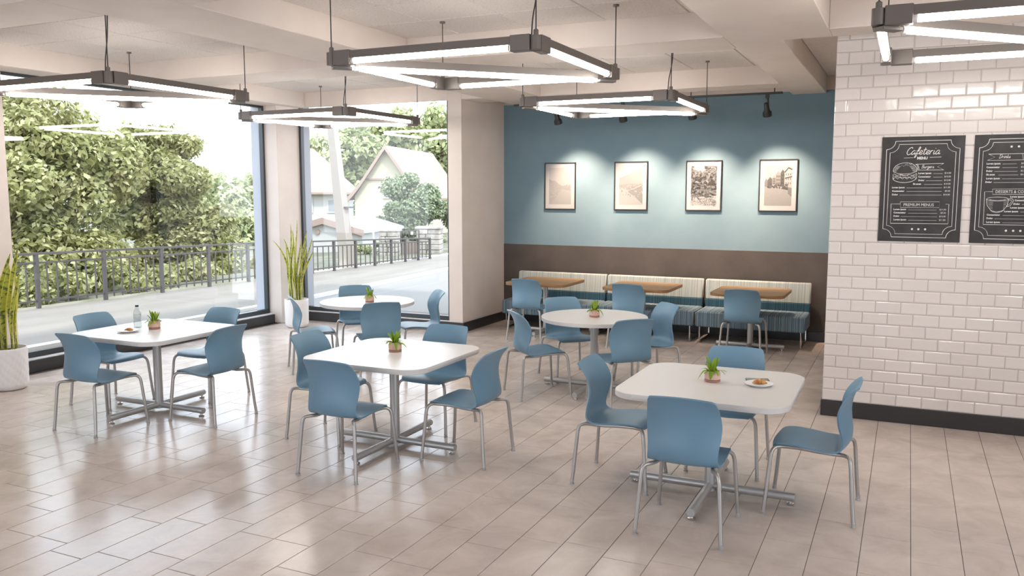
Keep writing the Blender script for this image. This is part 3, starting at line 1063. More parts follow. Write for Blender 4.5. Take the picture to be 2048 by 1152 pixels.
def spotlight(x, label):
    t = thing('track_spotlight', label, 'spotlight', (x, 11.10, 3.218), 0, 'black spotlights on the track')
    MB().box(-0.022, 0.022, -0.016, 0.016, -0.05, 0.0, 0.003).tube([(0.004, 0, -0.045), (0.012, 0.0, -0.13), (0.02, 0.0, -0.19)], 0.013, 10).obj('stem', M['spot'], t, 40)
    ax = Vector((0.012, 0.088, -0.19)).normalized()
    hb = MB().lathe([(0.0, -0.075), (0.022, -0.073), (0.030, -0.062), (0.034, 0.02), (0.050, 0.045), (0.056, 0.056), (0.056, 0.10), (0.048, 0.10), (0.044, 0.075)], 24, cap=False)
    R = Vector((0, 0, 1)).rotation_difference(ax).to_matrix()
    h = hb.obj('head', M['spot'], t, 40, (0.0, -0.02, -0.175))
    h.rotation_euler = R.to_euler()
    MB().lathe([(0.045, 0.074), (0.045, 0.078)], 20).obj('lens', M['spot_lens'], h, 40)
    ld = bpy.data.lights.new('spot_lamp', 'SPOT')
    ld.energy = SPOT_POWER
    ld.color = (1.0, 0.72, 0.53)
    ld.spot_size = radians(78)
    ld.spot_blend = 1.0
    ld.shadow_soft_size = 0.04
    lo = bpy.data.objects.new('spot_lamp', ld)
    COL.objects.link(lo)
    lo.parent = h
    lo.location = (0, 0, 0.105)
    lo.rotation_euler = (pi + 0.06, 0, 0)
    return t


spotlight(SPX[0], 'black track spotlight above the leftmost picture, partly behind the pendant light')
spotlight(SPX[1], 'black track spotlight above the second picture from the left')
spotlight(SPX[2], 'black track spotlight above the third picture from the left')
spotlight(SPX[3], 'black track spotlight hanging clear against blue wall, nearest the tiled wall')

# ------------------------------------------------------------------ pictures
def picture(x0, label, build, name='framed_picture'):
    w, z0, z1 = 0.500, 1.737, 2.437
    t = thing(name, label, 'picture', (x0 + w / 2, YB - 0.005, (z0 + z1) / 2), 0, 'framed photographs on the blue wall')
    a, h, f = w / 2, (z1 - z0) / 2, 0.014
    fr = MB()
    fr.box(-a, a, -0.028, 0, h - f, h, 0.002).box(-a, a, -0.028, 0, -h, -h + f, 0.002)
    fr.box(-a, -a + f, -0.028, 0, -h + f, h - f, 0.002).box(a - f, a, -0.028, 0, -h + f, h - f, 0.002)
    fr.obj('frame', M['spot'], t)
    MB().box(-a + f - 0.002, a - f + 0.002, -0.014, -0.004, -h + f - 0.002, h - f + 0.002).obj('mat_board', M['paper'], t)
    pw, ph = 0.355, 0.545
    V, F, C = [], [], []
    ops = []
    build(lambda poly, g: ops.append((poly, g)))
    for n, (poly, g) in enumerate(ops):
        o = len(V)
        for u, v in poly:
            V.append(((u - 0.5) * pw, -0.0143 - 0.00003 * n, (v - 0.5) * ph))
        F.append(tuple(range(o, o + len(poly))))
        C += [g] * len(poly)
    me = bpy.data.meshes.new('print')
    me.from_pydata(V, [], F)
    ca = me.color_attributes.new('tone', 'FLOAT_COLOR', 'POINT')
    for i, g in enumerate(C):
        c = srgb(g, g * 0.975, g * 0.945)
        c = (c[0] * 0.36, c[1] * 0.40, c[2] * 0.44, 1)
        ca.data[i].color = c
    me.materials.append(M['print'])
    link('print', me, t)
    return t


M['print'] = mat('grey_print', (0.5, 0.5, 0.5, 1), 0.6)
t, p, L = nodes(M['print'])
va = t.nodes.new('ShaderNodeVertexColor'); va.layer_name = 'tone'
L.new(va.outputs[0], p.inputs['Base Color'])
PRN = random.Random(5)


def clip01(v):
    return min(1, max(0, v))


def blob(put, cx, cy, r, g, n=7):
    put([(clip01(cx + r * PRN.uniform(0.6, 1.2) * cos(2 * pi * k / n)), clip01(cy + r * 0.66 * PRN.uniform(0.6, 1.2) * sin(2 * pi * k / n))) for k in range(n)], g)


def pic_lake(put):
    put([(0, 0), (1, 0), (1, 1), (0, 1)], 222)
    put([(0, 0.30), (1, 0.33), (1, 0.50), (0.85, 0.55), (0.62, 0.50), (0.45, 0.56), (0.28, 0.645), (0.12, 0.655), (0, 0.70)], 196)
    put([(0.0, 0.0), (1, 0), (1, 0.37), (0.78, 0.40), (0.6, 0.42), (0.45, 0.30), (0.3, 0.17), (0.1, 0.06)], 208)
    put([(0, 0), (0.1, 0.05), (0.3, 0.17), (0.45, 0.31), (0.58, 0.42), (0.2, 0.44), (0, 0.5)], 200)
    for k in range(60):
        blob(put, PRN.uniform(0, 0.5), PRN.uniform(0.2, 0.55), 0.02, PRN.choice((186, 206, 214, 224)), 5)
    for k in range(14):
        blob(put, PRN.uniform(0.78, 1), PRN.uniform(0.40, 0.54), 0.025, PRN.choice((180, 190, 222)), 5)


def pic_valley(put):
    put([(0, 0), (1, 0), (1, 1), (0, 1)], 240)
    put([(0, 0.3), (1, 0.3), (1, 1), (0.82, 0.96), (0.55, 0.86), (0.3, 0.78), (0, 0.71)], 200)
    put([(0, 0.3), (1, 0.3), (1, 0.55), (0.4, 0.56), (0, 0.52)], 188)
    put([(0, 0), (1, 0), (1, 0.14), (0.7, 0.22), (0.45, 0.30), (0.35, 0.40), (0, 0.46)], 214)
    put([(0.38, 0.34), (0.62, 0.42), (1, 0.54), (1, 0.02), (0.7, 0.20)], 180)
    for k in range(110):
        blob(put, PRN.uniform(0, 1), PRN.uniform(0.22, 0.55), 0.025, PRN.choice((170, 182, 204, 220)), 5)
    put([(0.4, 0.39), (0.65, 0.44), (0.95, 0.53), (0.95, 0.515), (0.62, 0.41)], 226)


def pic_forest(put):
    put([(0, 0), (1, 0), (1, 1), (0, 1)], 226)
    put([(0.0, 0.2), (1, 0.25), (1, 1), (0.62, 1), (0.5, 0.9), (0.42, 0.82), (0.25, 0.88), (0, 0.94)], 150)
    for k in range(520):
        x, y = PRN.random(), PRN.random()
        if y > 0.86 and 0.12 < x < 0.5:
            continue
        dark = 70 if (x > 0.5 and y > 0.45) or (x < 0.5 and 0.2 < y < 0.8) else 120
        g = PRN.choice((dark, dark + 20, dark + 40, 150, 190)) if y > 0.22 else PRN.choice((150, 180, 205, 120))
        blob(put, x, y, PRN.uniform(0.02, 0.055) if y > 0.25 else 0.02, g, 6)
    put([(0.62, 0.50), (0.98, 0.50), (0.9, 0.58), (0.8, 0.63), (0.7, 0.58)], 70)
    for k in range(5):
        put([(0.66 + k * 0.06, 0.44), (0.69 + k * 0.06, 0.44), (0.69 + k * 0.06, 0.5), (0.66 + k * 0.06, 0.5)], 200)


def pic_street(put):
    put([(0, 0), (1, 0), (1, 1), (0, 1)], 208)
    put([(0, 0), (1, 0), (1, 0.30), (0.66, 0.44), (0.4, 0.49), (0, 0.49)], 190)
    B = [(0.0, 0.11, 0.62, 150), (0.11, 0.28, 0.66, 110), (0.28, 0.40, 0.72, 186), (0.40, 0.58, 0.80, 168), (0.58, 0.72, 0.84, 96), (0.72, 1.0, 0.86, 202)]
    for a, b, h, g in B:
        put([(a, 0.47), (b, 0.47), (b, h), ((a + b) / 2, h + 0.05), (a, h - 0.03)], g)
    put([(0.72, 0.84), (0.86, 0.95), (1.0, 0.90), (1.0, 0.87), (0.86, 0.91), (0.74, 0.80)], 90)
    put([(0.74, 0.69), (1.0, 0.73), (1.0, 0.70), (0.74, 0.66)], 90)
    for a, b, h, g in B[2:]:
        for k in range(3):
            for j in range(3):
                x = a + (b - a) * (0.2 + 0.28 * k); y = 0.53 + (h - 0.58) * j / 2.6
                put([(x, y), (x + 0.022, y), (x + 0.022, y + 0.045), (x, y + 0.045)], 70)
    for k in range(40):
        blob(put, PRN.uniform(0.1, 0.9), PRN.uniform(0.44, 0.53), 0.035, PRN.choice((70, 90, 120)), 6)
    put([(0.62, 0.42), (0.86, 0.38), (0.86, 0.46), (0.66, 0.47)], 96)
    put([(0.86, 0.30), (1, 0.22), (1, 0.44), (0.86, 0.46)], 150)
    for k in range(90):
        blob(put, PRN.random(), PRN.uniform(0, 0.36), 0.012, PRN.choice((178, 196, 206)), 5)


picture(-5.018, 'framed faded photograph of a lake below a low hillside, leftmost picture', pic_lake)
picture(-3.914, 'framed pale photograph of a river valley under a mountain slope', pic_valley)
picture(-2.862, 'framed dark grey photograph of dense woodland and a small gazebo', pic_forest)
picture(-1.862, 'framed grey photograph of a street of gabled houses, rightmost picture', pic_street)

# ------------------------------------------------------------------ chalk menu boards
SCRIPT = {
    'C': ([[(1.0, 1.45), (.85, 1.75), (.45, 1.65), (.1, 1.05), (.12, .35), (.45, 0), (.85, .12), (1.15, .4)]], 1.05),
    'a': ([[(.75, .85), (.45, 1.0), (.12, .6), (.15, .12), (.42, .05), (.70, .5), (.8, .95), (.75, .4), (.85, .05), (1.1, .25)]], .98),
    'f': ([[(0, .25), (.35, .7), (.62, 1.5), (.55, 1.85), (.36, 1.6), (.30, .5), (.28, -.45), (.12, -.75), (.05, -.45), (.35, .1), (.75, .25)], [(.02, .85), (.62, .95)]], .68),
    'e': ([[(0, .25), (.45, .45), (.66, .75), (.45, 1.0), (.15, .72), (.15, .25), (.42, .02), (.85, .25)]], .8),
    't': ([[(.32, 1.65), (.25, .6), (.3, .1), (.5, .05), (.75, .25)], [(-.02, 1.12), (.70, 1.2)]], .7),
    'r': ([[(.14, .95), (.13, .5), (.12, .02)], [(.13, .5), (.26, .82), (.46, .95), (.60, .90)]], .74),
    'i': ([[(.16, .95), (.15, .3), (.24, .05), (.50, .22)], [(.25, 1.35), (.28, 1.47)]], .5),
    'u': ([[(0, .3), (.15, .95), (.12, .3), (.3, .02), (.6, .3), (.7, .95), (.68, .3), (.8, .05), (1.0, .25)]], .95),
    'n': ([[(0, 0), (.1, .95), (.12, .5), (.4, .95), (.6, .8), (.58, .2), (.7, .03), (.95, .25)]], .9),
    's': ([[(0, .2), (.4, 1.0), (.35, .7), (.55, .3), (.35, .02), (.05, .12)], [(.4, .05), (.75, .25)]], .7),
    'g': ([[(.7, .9), (.35, 1.0), (.1, .6), (.2, .1), (.5, .15), (.72, .9), (.65, 0), (.55, -.6), (.25, -.75), (.2, -.45), (.9, .25)]], .88),
    'B': ([[(.22, 1.7), (.18, 0)], [(0, 1.5), (.5, 1.8), (.85, 1.5), (.7, 1.05), (.25, .92)], [(.25, .92), (.8, .85), (.95, .4), (.6, 0), (.05, .08)]], 1.1),
    'D': ([[(.32, 1.7), (.25, 0)], [(0, 1.45), (.5, 1.8), (1.05, 1.4), (1.05, .5), (.6, 0), (.02, .1)]], 1.25),
    'k': ([[(.15, 1.7), (.1, 0)], [(.12, .45), (.5, .95), (.15, .5)], [(.2, .5), (.5, .05), (.8, .25)]], .8),
}


class Chalk:
    """flat chalk marks: ribbons and discs in board coordinates (metres from the lower left corner)"""
    def __init__(s):
        s.mb = MB(); s.n = 0; s.texts = []

    def line(s, pts, w=0.0032, smooth=0, jit=0.0004):
        P = catmull(pts, smooth) if smooth else np.array(pts, float)
        n = len(P)
        d = np.gradient(P, axis=0)
        ln = np.linalg.norm(d, axis=1, keepdims=True); ln[ln == 0] = 1
        nr = np.stack([-d[:, 1], d[:, 0]], 1) / ln
        ww = (w / 2) + RNG.uniform(-jit, jit, (n, 1))
        a, b = P + nr * ww, P - nr * ww
        z = -0.0004 - 0.000004 * s.n
        s.n += 1
        vs = [(x, z, y) for x, y in a] + [(x, z, y) for x, y in b]
        s.mb.add(vs, [(i, i + 1, n + i + 1, n + i) for i in range(n - 1)])

    def disc(s, x, y, r):
        n = 14
        z = -0.0004 - 0.000004 * s.n
        s.n += 1
        s.mb.add([(x + r * cos(2 * pi * k / n), z, y + r * sin(2 * pi * k / n)) for k in range(n)], [tuple(range(n))])

    def script(s, word, x, y, h, w=0.003, shear=0.28, sx=1.0):
        for ch in word:
            st, adv = SCRIPT[ch]
            for q in st:
                s.line([(x + (px * sx + py * shear) * h, y + py * h) for px, py in q], w, 4, 0.0002)
            x += adv * h * sx

    def text(s, txt, x, y, size, sx=1.0, bold=0.0, right=False):
        s.texts.append((txt, x, y, size, sx, bold, right))


def flush_text(ch):
    tmp = []
    for txt, x, y, size, sx, bold, right in ch.texts:
        cu = bpy.data.curves.new('t', 'FONT')
        cu.body = txt; cu.size = size; cu.offset = bold; cu.resolution_u = 2
        cu.align_x = 'RIGHT' if right else 'LEFT'
        ob = bpy.data.objects.new('t', cu)
        COL.objects.link(ob)
        tmp.append((ob, cu, x, y, sx))
    dg = bpy.context.evaluated_depsgraph_get()
    out = MB()
    for ob, cu, x, y, sx in tmp:
        me = bpy.data.meshes.new_from_object(ob.evaluated_get(dg))
        out.add([(x + v.co.x * sx, -0.0005, y + v.co.y) for v in me.vertices], [tuple(p.vertices) for p in me.polygons])
        bpy.data.meshes.remove(me)
    for ob, cu, *_ in tmp:
        bpy.data.objects.remove(ob); bpy.data.curves.remove(cu)
    return out


def corner_frame(c, ins, w, W_, H_, gaps=()):
    """double chalk border with concave corners, inset ins"""
    r = 0.068
    x0, x1, y0, y1 = ins, W_ - ins, ins, H_ - ins
    def arc(cx, cy, a0, a1):
        return [(cx + r * cos(a0 + (a1 - a0) * k / 8), cy + r * sin(a0 + (a1 - a0) * k / 8)) for k in range(9)]
    pts = arc(x0, y1, 0, -pi / 2)[::-1] + arc(x1, y1, pi, 1.5 * pi)[0:0]
    c.line([(x0 + r, y1), (x1 - r, y1)], w)
    c.line([(x0 + r, y0), (x1 - r, y0)], w)
    c.line([(x0, y0 + r), (x0, y1 - r)], w)
    c.line([(x1, y0 + r), (x1, y1 - r)], w)
    c.line(arc(x0, y1, 0, -pi / 2), w)
    c.line(arc(x1, y1, pi, 1.5 * pi), w * 0.7)
    c.line(arc(x0, y0, 0, pi / 2), w * 0.7)
    c.line(arc(x1, y0, pi, pi / 2), w)


def items(c, rows, pr_x, line_end):
    for name, x, y, price, le in rows:
        c.text(name, x, y - 0.006, 0.0185, 1.0, 0.0007)
        x0 = x + len(name) * 0.0092 + 0.012
        c.line([(x0, y - 0.004), (le, y - 0.004)], 0.0018, 0, 0.0002)
        if price:
            c.text(price, pr_x, y - 0.006, 0.0185, 0.95, 0.0, True)


BW, BH = 0.623, 0.878


def board_base(x0, label):
    t = thing('menu_board', label, 'sign', (x0, YT - 0.017, 1.583), 0, 'chalk menu boards on the tiled wall')
    MB().box(0, BW, 0, 0.012, 0, BH, 0.0015).obj('panel', M['board'], t)
    return t


b1 = board_base(-0.234, 'chalk menu board reading Cafeteria Menu with a burger drawing')
c = Chalk()
corner_frame(c, 0.036, 0.0042, BW, BH)
corner_frame(c, 0.064, 0.0032, BW, BH)
c.script('Cafeteria', 0.186, 0.728, 0.034, 0.0052, 0.30, 1.02)
c.text('MENU', 0.272, 0.688, 0.030, 0.95, 0.0012)
c.line([(0.172, 0.701), (0.244, 0.7025)], 0.0032)
c.line([(0.368, 0.703), (0.453, 0.7055)], 0.0028)
# burger
cx, cy = 0.186, 0.582
c.line([(cx - .090, cy + .004), (cx - .086, cy + .036), (cx - .055, cy + .066), (cx, cy + .079), (cx + .055, cy + .068), (cx + .086, cy + .036), (cx + .089, cy + .006)], 0.0036, 6)
c.line([(cx - .090, cy + .004), (cx - .05, cy - .010), (cx, cy - .014), (cx + .05, cy - .008), (cx + .089, cy + .006)], 0.003, 6)
for k in range(9):
    yy = cy + .010 + .0055 * k
    s_ = math.sqrt(max(0.0, 1 - (k / 12) ** 2))
    c.line([(cx - .086 * s_, yy), (cx - .066 * s_ + .002 * k, yy - .005)], 0.0014)
    c.line([(cx + .086 * s_, yy), (cx + .060 * s_ - .002 * k, yy - .005)], 0.0014)
for k in range(18):
    x = PRN.uniform(-.045, .045); y = PRN.uniform(.048, .070)
    c.line([(cx + x, cy + y), (cx + x + .005, cy + y + .0015)], 0.002)
c.line([(cx - .086, cy - .012), (cx - .06, cy - .024), (cx - .03, cy - .018), (cx, cy - .030), (cx + .03, cy - .020), (cx + .06, cy - .027), (cx + .088, cy - .010)], 0.0028, 5)
for k in range(40):
    x = PRN.uniform(-.075, .075); y = PRN.uniform(-.034, -.020)
    c.line([(cx + x, cy + y), (cx + x + PRN.uniform(-.006, .006), cy + y + PRN.uniform(-.003, .003))], 0.0022)
c.line([(cx - .088, cy - .016), (cx - .091, cy - .028), (cx - .06, cy - .038), (cx, cy - .042), (cx + .06, cy - .038), (cx + .09, cy - .026), (cx + .088, cy - .012)], 0.0028, 5)
zig = [(cx - .088 + .0176 * k, cy - (.042 if k % 2 else .056)) for k in range(11)]
c.line(zig, 0.0028, 3)
c.line([(cx - .090, cy - .034), (cx - .086, cy - .062), (cx - .05, cy - .080), (cx, cy - .086), (cx + .05, cy - .078), (cx + .084, cy - .058), (cx + .090, cy - .036)], 0.0038, 6)
# ribbon
c.line([(0.262, 0.648), (0.474, 0.652), (0.428, 0.625), (0.477, 0.599), (0.286, 0.599)], 0.0032)
for k in range(3):
    c.line([(0.262 + .006 * k, 0.650), (0.277 + .005 * k, 0.632), (0.281 + .006 * k, 0.600)], 0.002, 4)
c.script('Burgers', 0.308, 0.614, 0.0155, 0.0026, 0.30, 1.02)
items(c, [('Lorem ipsum', 0.287, 0.573, '$14.00', 0.470), ('Consectetur', 0.288, 0.544, '$10.00', 0.470), ('Dolor', 0.290, 0.514, '$12.00', 0.470), ('Sit amet', 0.251, 0.484, '$10.00', 0.472),
          ('Lorem ipsum', 0.091, 0.455, '$11.00', 0.470), ('Consectetur', 0.093, 0.425, '$9.50', 0.470), ('Dolor', 0.094, 0.395, '$14.00', 0.470)], 0.532, 0.47)
c.line([(0.162, 0.316), (0.091, 0.316), (0.094, 0.151), (0.530, 0.153), (0.529, 0.316), (0.505, 0.316)], 0.0036)
c.line([(0.162, 0.334), (0.458, 0.336), (0.458, 0.288), (0.164, 0.287), (0.162, 0.334)], 0.0022)
c.text('PREMIUM MENUS', 0.186, 0.298, 0.0345, 0.88, 0.0)
items(c, [('Lorem ipsum', 0.111, 0.271, '$11.00', 0.440), ('Consectetur', 0.113, 0.243, '$9.50', 0.445), ('Dolor', 0.114, 0.214, '$14.00', 0.445), ('Lorem ipsum', 0.116, 0.184, '$11.00', 0.445)], 0.510, 0.44)
for x in (0.262, 0.311, 0.362):
    c.disc(x, 0.105, 0.0085)
c.mb.obj('chalk_drawing', M['chalk'], b1)['kind'] = 'stuff'
flush_text(c).obj('chalk_lettering', M['chalk'], b1)['kind'] = 'stuff'

b2 = board_base(0.457, 'chalk menu board with Drinks heading and cup drawing, cut by the frame')
c = Chalk()
corner_frame(c, 0.036, 0.0042, BW, BH)
corner_frame(c, 0.064, 0.0032, BW, BH)
for x in (0.261, 0.312, 0.362):
    c.disc(x, 0.779, 0.0085)
c.line([(0.520, 0.722), (0.103, 0.722), (0.149, 0.697), (0.097, 0.672), (0.520, 0.672)], 0.0032)
c.line([(0.520, 0.722), (0.478, 0.697), (0.524, 0.672)], 0.0032)
c.line([(0.340, 0.722), (0.348, 0.672)], 0.003)
c.script('Drinks', 0.176, 0.688, 0.0165, 0.0026, 0.30, 1.0)
items(c, [('Lorem ipsum', 0.093, 0.645, '$4.00', 0.305), ('Consectetur', 0.093, 0.616, '$3.50', 0.312), ('Dolor', 0.093, 0.586, '$2.50', 0.312), ('Sit amet', 0.095, 0.557, '$3.00', 0.320),
          ('Lorem ipsum', 0.095, 0.526, '', 0.420), ('Dolor', 0.092, 0.497, '', 0.420)], 0.375, 0.31)
c.line([(0.147, 0.419), (0.092, 0.419), (0.096, 0.153), (0.528, 0.150), (0.528, 0.419), (0.490, 0.419)], 0.0036)
c.line([(0.147, 0.440), (0.490, 0.442), (0.490, 0.398), (0.149, 0.398), (0.147, 0.440)], 0.0022)
c.text('DESSERTS & COFFEE', 0.168, 0.408, 0.0335, 0.84, 0.0)
cx, cy = 0.186, 0.360
el = lambda a, b, n=24: [(cx + a * cos(2 * pi * k / n), cy + b * sin(2 * pi * k / n)) for k in range(n + 1)]
c.line(el(0.077, 0.0155), 0.003)
c.line([(cx - .058, cy - .004), (cx, cy - .012), (cx + .058, cy - .004)], 0.002, 5)
c.line([(cx - .077, cy), (cx - .070, cy - .050), (cx - .042, cy - .092), (cx - .034, cy - .100), (cx, cy - .110), (cx + .036, cy - .100), (cx + .044, cy - .092), (cx + .070, cy - .050), (cx + .077, cy)], 0.0032, 6)
c.line([(cx - .042, cy - .092), (cx, cy - .102), (cx + .044, cy - .092)], 0.0025, 5)
for k in range(6):
    y = cy - .022 - .011 * k
    c.line([(cx - .070 + .004 * k, y), (cx - .030, y - .004)], 0.0015)
    c.line([(cx + .070 - .004 * k, y), (cx + .045, y - .003)], 0.0015)
c.line([(cx + .074, cy - .004), (cx + .098, cy + .004), (cx + .112, cy - .014), (cx + .092, cy - .052), (cx + .064, cy - .062)], 0.003, 6)
c.line([(cx + .074, cy - .014), (cx + .092, cy - .008), (cx + .100, cy - .018), (cx + .084, cy - .044), (cx + .066, cy - .052)], 0.0024, 6)
items(c, [('Lorem ipsum', 0.274, 0.379, '', 0.44), ('Consectetur', 0.307, 0.350, '', 0.45), ('Dolor', 0.300, 0.321, '', 0.44), ('Lorem ipsum', 0.279, 0.291, '', 0.44),
          ('Lorem ipsum', 0.238, 0.261, '', 0.44), ('Consectetur', 0.117, 0.232, '', 0.44), ('Dolor', 0.116, 0.204, '', 0.44), ('Lorem ipsum', 0.116, 0.173, '', 0.44)], 0.50, 0.44)
for x in (0.260, 0.311, 0.361):
    c.disc(x, 0.105, 0.0085)
c.mb.obj('chalk_drawing', M['chalk'], b2)['kind'] = 'stuff'
flush_text(c).obj('chalk_lettering', M['chalk'], b2)['kind'] = 'stuff'

# ------------------------------------------------------------------ snake plants
def blade_mesh(name, length, width, lean, az, curl, twist, m, base=(0, 0, 0), n=16, fold=0.18, tip=0.55, th=0.0035):
    """a thick strap leaf rising from base; lean: outward bend in metres at the tip"""
    mb = MB()
    uv = []
    L_, R_ = [], []
    d = Vector((cos(az), sin(az), 0))
    side0 = Vector((-sin(az), cos(az), 0))
    rows = []
    for i in range(n + 1):
        u = i / n
        out = lean * (u ** curl)
        h = length * (u - 0.10 * abs(lean) / length * u * u)
        out += 0.012 * length * sin(u * 7.0 + az * 3)
        c = Vector(base) + d * out + Vector((0, 0, h))
        w = width * (0.62 + 0.38 * min(1, u * 2.2)) * (1 if u < tip else math.sqrt(max(0.0, 1 - ((u - tip) / (1 - tip)) ** 1.7)))
        w = max(w, 0.0012)
        a = twist * u
        sd = side0 * cos(a) + d * sin(a)
        nr = (d * cos(a) - side0 * sin(a))
        rows.append((c, sd, nr, w, u))
    vs = []
    for c, sd, nr, w, u in rows:
        for k, s_ in enumerate((-1, -0.5, 0, 0.5, 1)):
            vs.append(c + sd * (w / 2 * s_) + nr * (fold * w * (s_ * s_ - 0.5)))
            uv.append(((s_ + 1) / 2, u * length))
    nb = len(vs)
    for c, sd, nr, w, u in rows:
        for k, s_ in enumerate((-1, -0.5, 0, 0.5, 1)):
            t_ = th * (1 - abs(s_) * 0.7)
            vs.append(c + sd * (w / 2 * s_) + nr * (fold * w * (s_ * s_ - 0.5) - t_))
            uv.append(((s_ + 1) / 2, u * length))
    fs = []
    for i in range(n):
        for k in range(4):
            a = i * 5 + k
            fs.append((a, a + 1, a + 6, a + 5))
            fs.append((nb + a, nb + a + 5, nb + a + 6, nb + a + 1))
        fs.append((i * 5, i * 5 + 5, nb + i * 5 + 5, nb + i * 5))
        fs.append((i * 5 + 4, nb + i * 5 + 4, nb + i * 5 + 9, i * 5 + 9))
    mb.add(vs, fs)
    me = mb.mesh(name, m, 60)
    ul = me.uv_layers.new(name='UVMap')
    for lp in me.loops:
        ul.data[lp.index].uv = uv[lp.vertex_index]
    return me


def snake_plant(x, y, label, relief, leaves, r0, r1, h):
    t = thing('snake_plant', label, 'plant', (x, y, 0), 0, 'potted snake plants by the windows')
    prof = [(r0 * 0.55, 0.0), (r0 * 0.80, 0.004), (r0 * 0.92, 0.020), (r0, 0.055)]
    for k in range(1, 31):
        u = k / 30
        prof.append((r0 + (r1 - r0) * u, 0.055 + (h - 0.075) * u))
    prof += [(r1, h - 0.008), (r1 - 0.004, h), (r1 - 0.012, h), (r1 - 0.016, h - 0.01), (r1 - 0.018, h - 0.04)]
    MB().lathe(prof, 120, relief=relief, cap=False).obj('pot', M['pot_white'], t, 50)
    MB().lathe([(0.0, h - 0.045), (r1 - 0.017, h - 0.045)], 30, cap=False).obj('soil', M['soil'], t)
    for i, (bx, by, ln, w, lean, az, curl, tw) in enumerate(leaves):
        link('leaf', blade_mesh('leaf', ln, w, lean, radians(az), curl, radians(tw), M['snake'], (bx, by, h - 0.05)), t)
    return t


def scales(a, z, r):
    if z < 0.06 or z > 0.40:
        return 0
    k = (z - 0.06) / 0.034 
    return 0.0030 * abs(sin(7 * a * 1.0 + k * 1.15)) * 1.2 - 0.0028 * abs(sin(14 * a - k * 1.15)) 


def hexes(a, z, r):
    if z < 0.07 or z > 0.38:
        return 0
    return 0.0022 * (cos(a * 26) * cos(z * 150) + 0.5 * cos(a * 26 + z * 150))


# image right is roughly (+0.90, +0.43) in plan here; azimuth 25 leans right, 205 leans left
snake_plant(-8.245, 5.44, 'snake plant in scale-textured white pot by the left pier, cut by the frame', scales,
            [(0.040, -0.06, 0.90, 0.095, 0.10, 25, 2.2, 25), (0.085, -0.02, 0.84, 0.046, 0.13, 25, 1.5, 55), (0.085, 0.04, 0.80, 0.070, 0.04, 60, 2, 35), (0.10, 0.03, 0.62, 0.045, 0.02, 30, 2, 20),
             (-0.045, -0.06, 0.98, 0.085, -0.03, 25, 2, 10), (-0.08, 0.0, 1.02, 0.060, 0.14, 25, 3.0, 80), (-0.09, -0.05, 0.90, 0.065, 0.10, 205, 2, 20), (-0.04, 0.07, 1.08, 0.055, 0.12, 30, 2.5, 60)],
            0.176, 0.182, 0.43)
snake_plant(-8.19, 9.86, 'tall snake plant in a white pot in the corner between the two windows', hexes,
            [(0.00, 0.00, 1.22, 0.052, 0.03, 25, 2, 10), (-0.045, -0.03, 1.16, 0.056, -0.01, 25, 2, 15), (0.045, -0.05, 0.92, 0.070, 0.08, 25, 2.0, 15), (0.075, -0.02, 0.80, 0.085, 0.22, 25, 1.9, 15),
             (0.085, -0.06, 0.86, 0.085, 0.14, 25, 2.0, 10), (-0.03, -0.08, 0.98, 0.062, 0.05, 25, 2, 10), (0.02, -0.09, 0.78, 0.055, 0.02, 40, 2, 10), (-0.075, 0.00, 0.95, 0.038, 0.28, 205, 3.2, 60),
             (-0.085, -0.04, 0.86, 0.050, 0.05, 205, 2.4, 20), (-0.06, 0.05, 0.96, 0.036, 0.16, 205, 2.6, 60), (0.04, 0.06, 1.08, 0.040, 0.10, 25, 2.4, 60), (-0.02, 0.07, 1.08, 0.034, 0.08, 190, 2, 60),
             (0.08, 0.05, 0.98, 0.036, 0.16, 35, 2.2, 60), (-0.055, -0.075, 0.70, 0.048, 0.02, 240, 2, 5), (0.06, -0.09, 0.98, 0.060, 0.02, 25, 2, 0)],
            0.170, 0.174, 0.42)

# ------------------------------------------------------------------ little pot plants on the tables
def small_plant(x, y, rz, label, first):
    t = thing('potted_plant', label, 'plant', (x, y, TOPZ), rz, 'small potted plants on the tables')
    if first is not None:
        for ch in first.children:
            c_ = ch.copy(); COL.objects.link(c_); c_.parent = t
        return t
    MB().lathe([(0.046, 0.0), (0.050, 0.002), (0.0515, 0.010), (0.0515, 0.013), (0.044, 0.0125)], 28).obj('saucer', M['saucer'], t, 40)
    MB().lathe([(0.040, 0.0125), (0.049, 0.016), (0.052, 0.030), (0.0515, 0.050), (0.047, 0.066), (0.043, 0.072), (0.041, 0.072), (0.040, 0.062)], 28, cap=False).obj('pot', M['pot_pink'], t, 40)
    MB().lathe([(0.0, 0.063), (0.041, 0.063)], 20, cap=False).obj('soil', M['soil'], t)
    rr = random.Random(3)
    for k in range(22):
        az = 360 * k / 22 * 2.4 + rr.uniform(-15, 15)
        inner = k < 11
        ln = rr.uniform(0.075, 0.12) if inner else rr.uniform(0.05, 0.08)
        lean = rr.uniform(0.015, 0.06) if inner else rr.uniform(0.06, 0.09)
        me = blade_mesh('leaf', ln if inner else ln * 0.7, rr.uniform(0.022, 0.032), lean, radians(az), 1.5 if inner else 1.0, 0, M['leaf_small'],
                        (0.012 * cos(radians(az)), 0.012 * sin(radians(az)), 0.06), 8, 0.12, 0.35, 0.001)
        if not inner:  # outer leaves arch over and droop
            for v in me.vertices:
                r_ = math.hypot(v.co.x, v.co.y)
                v.co.z -= 7.5 * max(0, r_ - 0.035) ** 2 * (1 + (k % 3))
        link('leaf', me, t)
    return t


